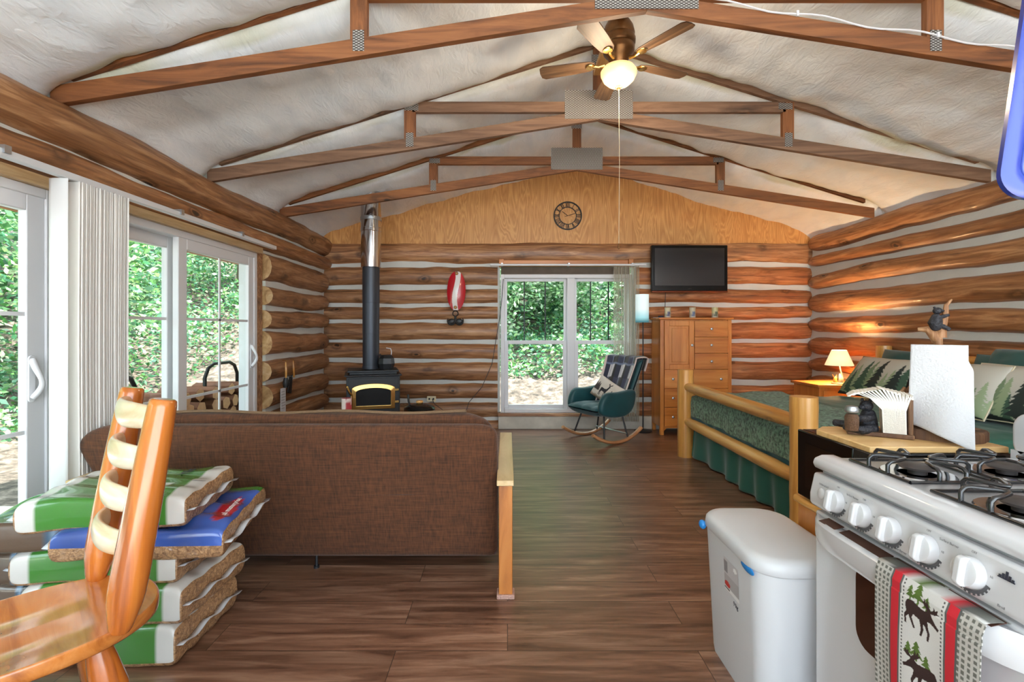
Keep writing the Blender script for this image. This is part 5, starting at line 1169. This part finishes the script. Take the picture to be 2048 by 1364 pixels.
for s in (-1, 1):
    o1 = [(-.27, .33), (-.29, .40), (-.27, .50), (-.22, .575), (-.15, .60), (-.05, .585), (.10, .60), (.24, .62), (.27, .55), (.22, .33), (.0, .28)]
    q = MB(); n = len(o1); cy_, cz_ = -.02, .45
    vs = []
    for off, s2 in ((-.045, .80), (-.035, .95), (0, 1.0), (.035, .95), (.045, .80)):
        for y, z in o1: vs.append((s*(.275+off*1.1+.03*(z-.4)), cy_+(y-cy_)*s2, cz_+(z-cz_)*s2))
    q.add(vs, [(r*n+k, r*n+(k+1) % n, (r+1)*n+(k+1) % n, (r+1)*n+k) for r in range(4) for k in range(n)]+[tuple(range(n)), tuple(4*n+k for k in range(n))]); q.build('armrest', M_velv, rc, sub=2, ang=180)
def plaid(u, v):
    k = np.tile(np.array(lin((62, 64, 84))), (len(u), 1)); k[(u*3.0 % 1) > .55] = lin((52, 48, 46)); 
    k[((v*2.2) % 1) > .62] *= .6; q_ = ((v*2.2) % 1 > .62) & ((u*3.0+.2) % 1 > .6); k[q_] = lin((210, 204, 204)); k[np.abs((u*3.0) % 1-.5) < .03] = lin((128, 138, 160)); k[np.abs((v*2.2) % 1-.6) < .03] = lin((110, 120, 144)); k[(v > .93) | (u > .96) | (u < .04)] = lin((214, 196, 188)); return k
def throwP(u, v):
    a = (u-.5)*2; s = v*.95; over = .13; front = np.clip((s-over-.06)/.76, 0, 1)
    vv = np.where(s < over, .99-(over-s)/.58, np.where(s < over+.06, 1.0, 1-(s-over-.06)/.62)); vv = np.clip(vv, .02, 1.02)
    w_ = .25+.035*vv; x = a*(w_*.93)-.03*(1-vv)*0; z = .36+.58*vv+.03*np.exp(-((s-over-.03)/.06)**2)+.006*np.sin(a*11)
    y = .20+.24*vv+np.where(s < over, .05, -.075-.06*np.abs(a)**3*1.0); t = np.clip((s-over)/.06, 0, 1); y = .20+.24*vv+.055*(1-t)-(.075+.06*np.abs(a)**3)*t+.008*np.sin(a*9+s*5)
    return x, y, z
q = MB(); q.grid(110, 90, throwP, plaid); q.build('plaid_throw', painted('plaid', .9, bump=.3, bscale=300, sheen=.3), None, (1.11, 5.78, 0), (0, 0, math.radians(-60)), ang=180, solid=.012, label='dark plaid throw with pink fleece edge draped over the rocking chair back', cat='throw blanket')
DEER = [(-.42, .12), (-.38, .22), (-.1, .20), (.10, .26), (.20, .50), (.18, .62), (.30, .60), (.40, .52), (.32, .48), (.30, .30), (.26, .05), (.24, -.10), (.26, -.5), (.20, -.5), (.17, -.12), (.12, -.10), (.12, -.5), (.06, -.5), (.06, -.06), (-.20, -.06), (-.26, -.15), (-.22, -.5), (-.28, -.5), (-.33, -.16), (-.36, -.5), (-.42, -.5), (-.42, -.05)]
DANT = [(.20, .62), (.05, .72), (.0, .92), (.06, .80), (.12, .76), (.10, .96), (.15, .80), (.22, .68), (.32, .76), (.36, .96), (.38, .78), (.46, .88), (.42, .72), (.28, .62)]
def deer(u, v):
    x = u*.46; y = v*.29; k = np.tile(np.array(lin((206, 196, 184))), (len(u), 1)); r_ = random.Random(4)
    for cx_ in (.03, .06, .09, .12, .38, .41, .43, .34): stamp(k, x, y, TREE, cx_, .04 if cx_ > .2 else .09, r_.uniform(.10, .16), lin((64, 52, 50)))
    k[(y < .035+.008*np.sin(x*60))] = lin((180, 160, 140))
    stamp(k, x, y, DEER, .23, .125, .155, lin((36, 34, 40))); stamp(k, x, y, DANT, .23, .125, .155, lin((36, 34, 40))); return k
c_, s_ = math.cos(math.radians(-60)), math.sin(math.radians(-60))
lx, ly = .02, .075
cushion('throw_pillow', 'cream lumbar pillow with a dark deer and pine trees on the rocking chair', 'pillow', (1.11+lx*c_-ly*s_, 5.78+lx*s_+ly*c_, .555), (-.50, math.radians(20), math.radians(-60)), .44, .27, .13, colf=deer, nu=130, nv=90)

# ------------------------------------------------------------ outside: firewood rack, trees
rk = thing('firewood_rack', 'black tubular firewood rack on the porch outside the patio door', 'firewood rack', (-3.2, 4.6, -.14))
for y in (-.52, .98):
    pass
for y0 in (-1.0, .58):
    pts = [(0, y0, 0), (0, y0, .92), (.0, y0+.06, 1.02), (0, y0+.16, 1.06), (0, y0+.46, 1.06), (0, y0+.56, 1.02), (0, y0+.62, .92), (0, y0+.62, 0)]
    MB().tube(pts, .019, 10).build('hoop', M_dark, rk)
MB().tube([(0, -1.0, .1), (0, 1.2, .1)], .018, 8).build('base_rail', M_dark, rk)
M_bk = plain('firewood_bark', (112, 70, 50), .9, bump=.6, bscale=30, var=.3, vscale=8); M_cut = plain('firewood_cut', (216, 160, 122), .8, var=.15, vscale=20)
fw = None; k = 0; gx = [(-.90+.165*i, .10+.125*r) for r in range(6) for i in range(13) if not (r == 5 and i % 3 == 0)]
spots = ['bottom', 'second', 'third', 'fourth', 'fifth', 'sixth', 'top']
for y, z in gx:
    jit = (random.uniform(-.05, .05), random.uniform(-.02, .02), random.uniform(-.012, .012))
    if fw is None:
        q = MB(); q.add([(x, .072*math.cos(a)*s, .072*math.sin(a)*s) for x, s in ((-.2, 1), (.2, .97)) for a in (0.2, 1.2, 2.1, 3.0, 4.2, 5.3)], [(i, (i+1) % 6, (i+1) % 6+6, i+6) for i in range(6)])
        q.cur = 1; b0_ = 0; q.f += [tuple(range(6)), tuple(range(11, 5, -1))]; q.m += [1, 1]
        fw = q.build('firewood_log', [M_bk, M_cut], None, (-3.2+jit[0], 4.6+y+jit[1], -.14+z+.06), (random.uniform(0, 6), 0, 0), bevel=.006, label='split firewood log stacked in the black rack on the porch', cat='firewood', group='firewood in the porch rack')
    else:
        o_ = fw.copy(); C.objects.link(o_); o_.location = (-3.2+jit[0], 4.6+y+jit[1], -.14+z+.06); o_.rotation_euler = (random.uniform(0, 6), 0, random.uniform(-.08, .08))
# foliage
M_leaf, nt, b = newmat('leaf'); L = nt.links.new
a = N(nt, 'ShaderNodeVertexColor', layer_name='Col'); df = N(nt, 'ShaderNodeBsdfDiffuse'); tl = N(nt, 'ShaderNodeBsdfTranslucent'); gl = N(nt, 'ShaderNodeBsdfGlossy', i_Roughness=.35); mx = N(nt, 'ShaderNodeMixShader', i_Fac=.4); mx2 = N(nt, 'ShaderNodeMixShader', i_Fac=.10)
L(a.outputs[0], df.inputs[0]); L(a.outputs[0], tl.inputs[0]); L(df.outputs[0], mx.inputs[1]); L(tl.outputs[0], mx.inputs[2]); L(mx.outputs[0], mx2.inputs[1]); L(gl.outputs[0], mx2.inputs[2]); L(mx2.outputs[0], nt.nodes['Material Output'].inputs[0])
def leaves(name, P, size, pal, parent=None, **kw):
    n = len(P); d = rng.normal(size=(n, 3)); d[:, 2] = d[:, 2]*.5; d /= np.linalg.norm(d, axis=1)[:, None]; r_ = rng.normal(size=(n, 3)); e = np.cross(d, r_); e /= np.linalg.norm(e, axis=1)[:, None]
    s = (size*rng.uniform(.6, 1.4, n))[:, None]
    V = np.stack([P-d*s, P+e*s*.5+d*s*.1, P+d*s, P-e*s*.5+d*s*.1], 1).reshape(-1, 3).astype(np.float32)
    me = bpy.data.meshes.new(name); me.vertices.add(4*n); me.loops.add(4*n); me.polygons.add(n)
    me.vertices.foreach_set('co', V.ravel()); me.loops.foreach_set('vertex_index', np.arange(4*n, dtype=np.int32)); me.polygons.foreach_set('loop_start', np.arange(0, 4*n, 4, dtype=np.int32)); me.polygons.foreach_set('loop_total', np.full(n, 4, dtype=np.int32))
    me.update(calc_edges=True); pal = np.array([lin(c_) for c_ in pal]); cl = pal[rng.integers(0, len(pal), n)]*rng.uniform(.6, 1.3, (n, 1))
    ca = me.color_attributes.new('Col', 'FLOAT_COLOR', 'POINT'); ca.data.foreach_set('color', np.hstack([np.repeat(cl, 4, 0), np.ones((4*n, 1))]).astype(np.float32).ravel())
    me.materials.append(M_leaf); o_ = bpy.data.objects.new(name, me); C.objects.link(o_)
    if parent: o_.parent = parent
    return props(o_, kw.get('label'), kw.get('cat'), None, kw.get('kind'))
def clump(c_, r, n, k=26):
    cc = rng.normal(size=(k, 3)); cc /= np.linalg.norm(cc, axis=1)[:, None]; cc = cc*rng.uniform(.3, 1, (k, 1))**.5*np.array(r)
    p = cc[rng.integers(0, k, n)]+rng.normal(size=(n, 3))*np.array(r)*.17
    return p+np.array(c_)
P1 = [(76, 136, 70), (116, 172, 98), (54, 106, 64), (160, 196, 126), (214, 230, 190), (96, 158, 118)]  # palest greens paint sunlit highlights into the leaf colour
P2 = [(80, 150, 112), (60, 122, 92), (124, 178, 136), (176, 212, 176), (104, 160, 84)]
P3 = [(120, 170, 110), (160, 200, 140), (90, 146, 88), (206, 226, 190), (236, 244, 226), (140, 190, 140)]  # lightened greens for the shaded back trees, brightness put into the colour
M_trunk = wood('tree_bark', (60, 52, 44), (104, 92, 78), (140, 128, 112), 'z', scale=14, rough=.9, bump=.8)
def tree(x, y, h, r, n, pal, lab):
    z0 = float(gh(x, y)); t = thing('tree', lab, 'tree', (x, y, z0), group='trees around the cabin')
    pts = [(.06*math.sin(i+x), .05*math.cos(i*1.3+y), h*.9*i/8) for i in range(9)]; MB().tube(pts, [.10-.008*i for i in range(9)], 8).build('trunk', M_trunk, t)
    leaves('foliage', clump((0, 0, h*.58), (r, r, h*.44), n), .055, pal, t)
TL = [(-7.2, 2.6, 5.2, 1.6, 'leafy tree outside the near patio door'), (-7.8, 5.2, 5.6, 1.7, 'leafy tree seen left through the far patio door'), (-7.0, 7.6, 5.0, 1.6, 'yellow-green tree behind the firewood rack'), (-8.6, 10.6, 6.2, 2.0, 'tall leafy tree in the forest beyond the far patio door'), (-7.4, 13.6, 6.4, 2.0, 'tree furthest back outside the far patio door'), (-10.2, 7.4, 6.5, 2.2, 'deep forest tree behind the others outside the patio doors'), (-9.6, 3.8, 6.4, 2.0, 'forest tree behind the nearest one outside the near patio door'), (-7.0, .2, 5.4, 1.7, 'leafy tree at the far left edge outside the near patio door'),
      (-.6, 11.2, 4.6, 1.5, 'small tree on the slope at the left of the back window'), (1.6, 11.8, 4.4, 1.5, 'young tree on the slope in the middle of the back window'), (3.6, 11.4, 4.8, 1.6, 'tree on the slope at the right of the back window'), (.7, 14.0, 4.8, 1.8, 'tree higher up the slope behind the back window')]
for i, (x, y, h, r, lab) in enumerate(TL): tree(x, y, h, r, 8500, P3 if i > 7 else P2 if i in (1, 3, 5) else P1, lab)
def scatter(n, x0, x1, y0, y1, hmax):
    x = rng.uniform(x0, x1, n); y = rng.uniform(y0, y1, n); hm = hmax*(.55+.45*np.sin(x*2.3+y*1.1)*np.cos(y*1.9)); z = gh(x, y)+rng.uniform(0, 1, n)*np.maximum(.1, hm)
    return np.stack([x, y, z], 1)
leaves('undergrowth', np.vstack([scatter(22000, -9.5, -6.0, -1, 16, 1.5), scatter(16000, -4, 6, 9.6, 12.5, .8)]), .05, P1+P2, label='dense leafy undergrowth on the ground around the cabin', cat='undergrowth', kind='stuff')
q = scatter(26000, -15, -9.5, -4, 24, 7.0); q2 = scatter(22000, -6, 9, 12.5, 18, 5.5)
leaves('distant_foliage', np.vstack([q, q2]), .13, P1+P2, label='dense forest foliage far behind the nearer trees', cat='forest', kind='stuff')
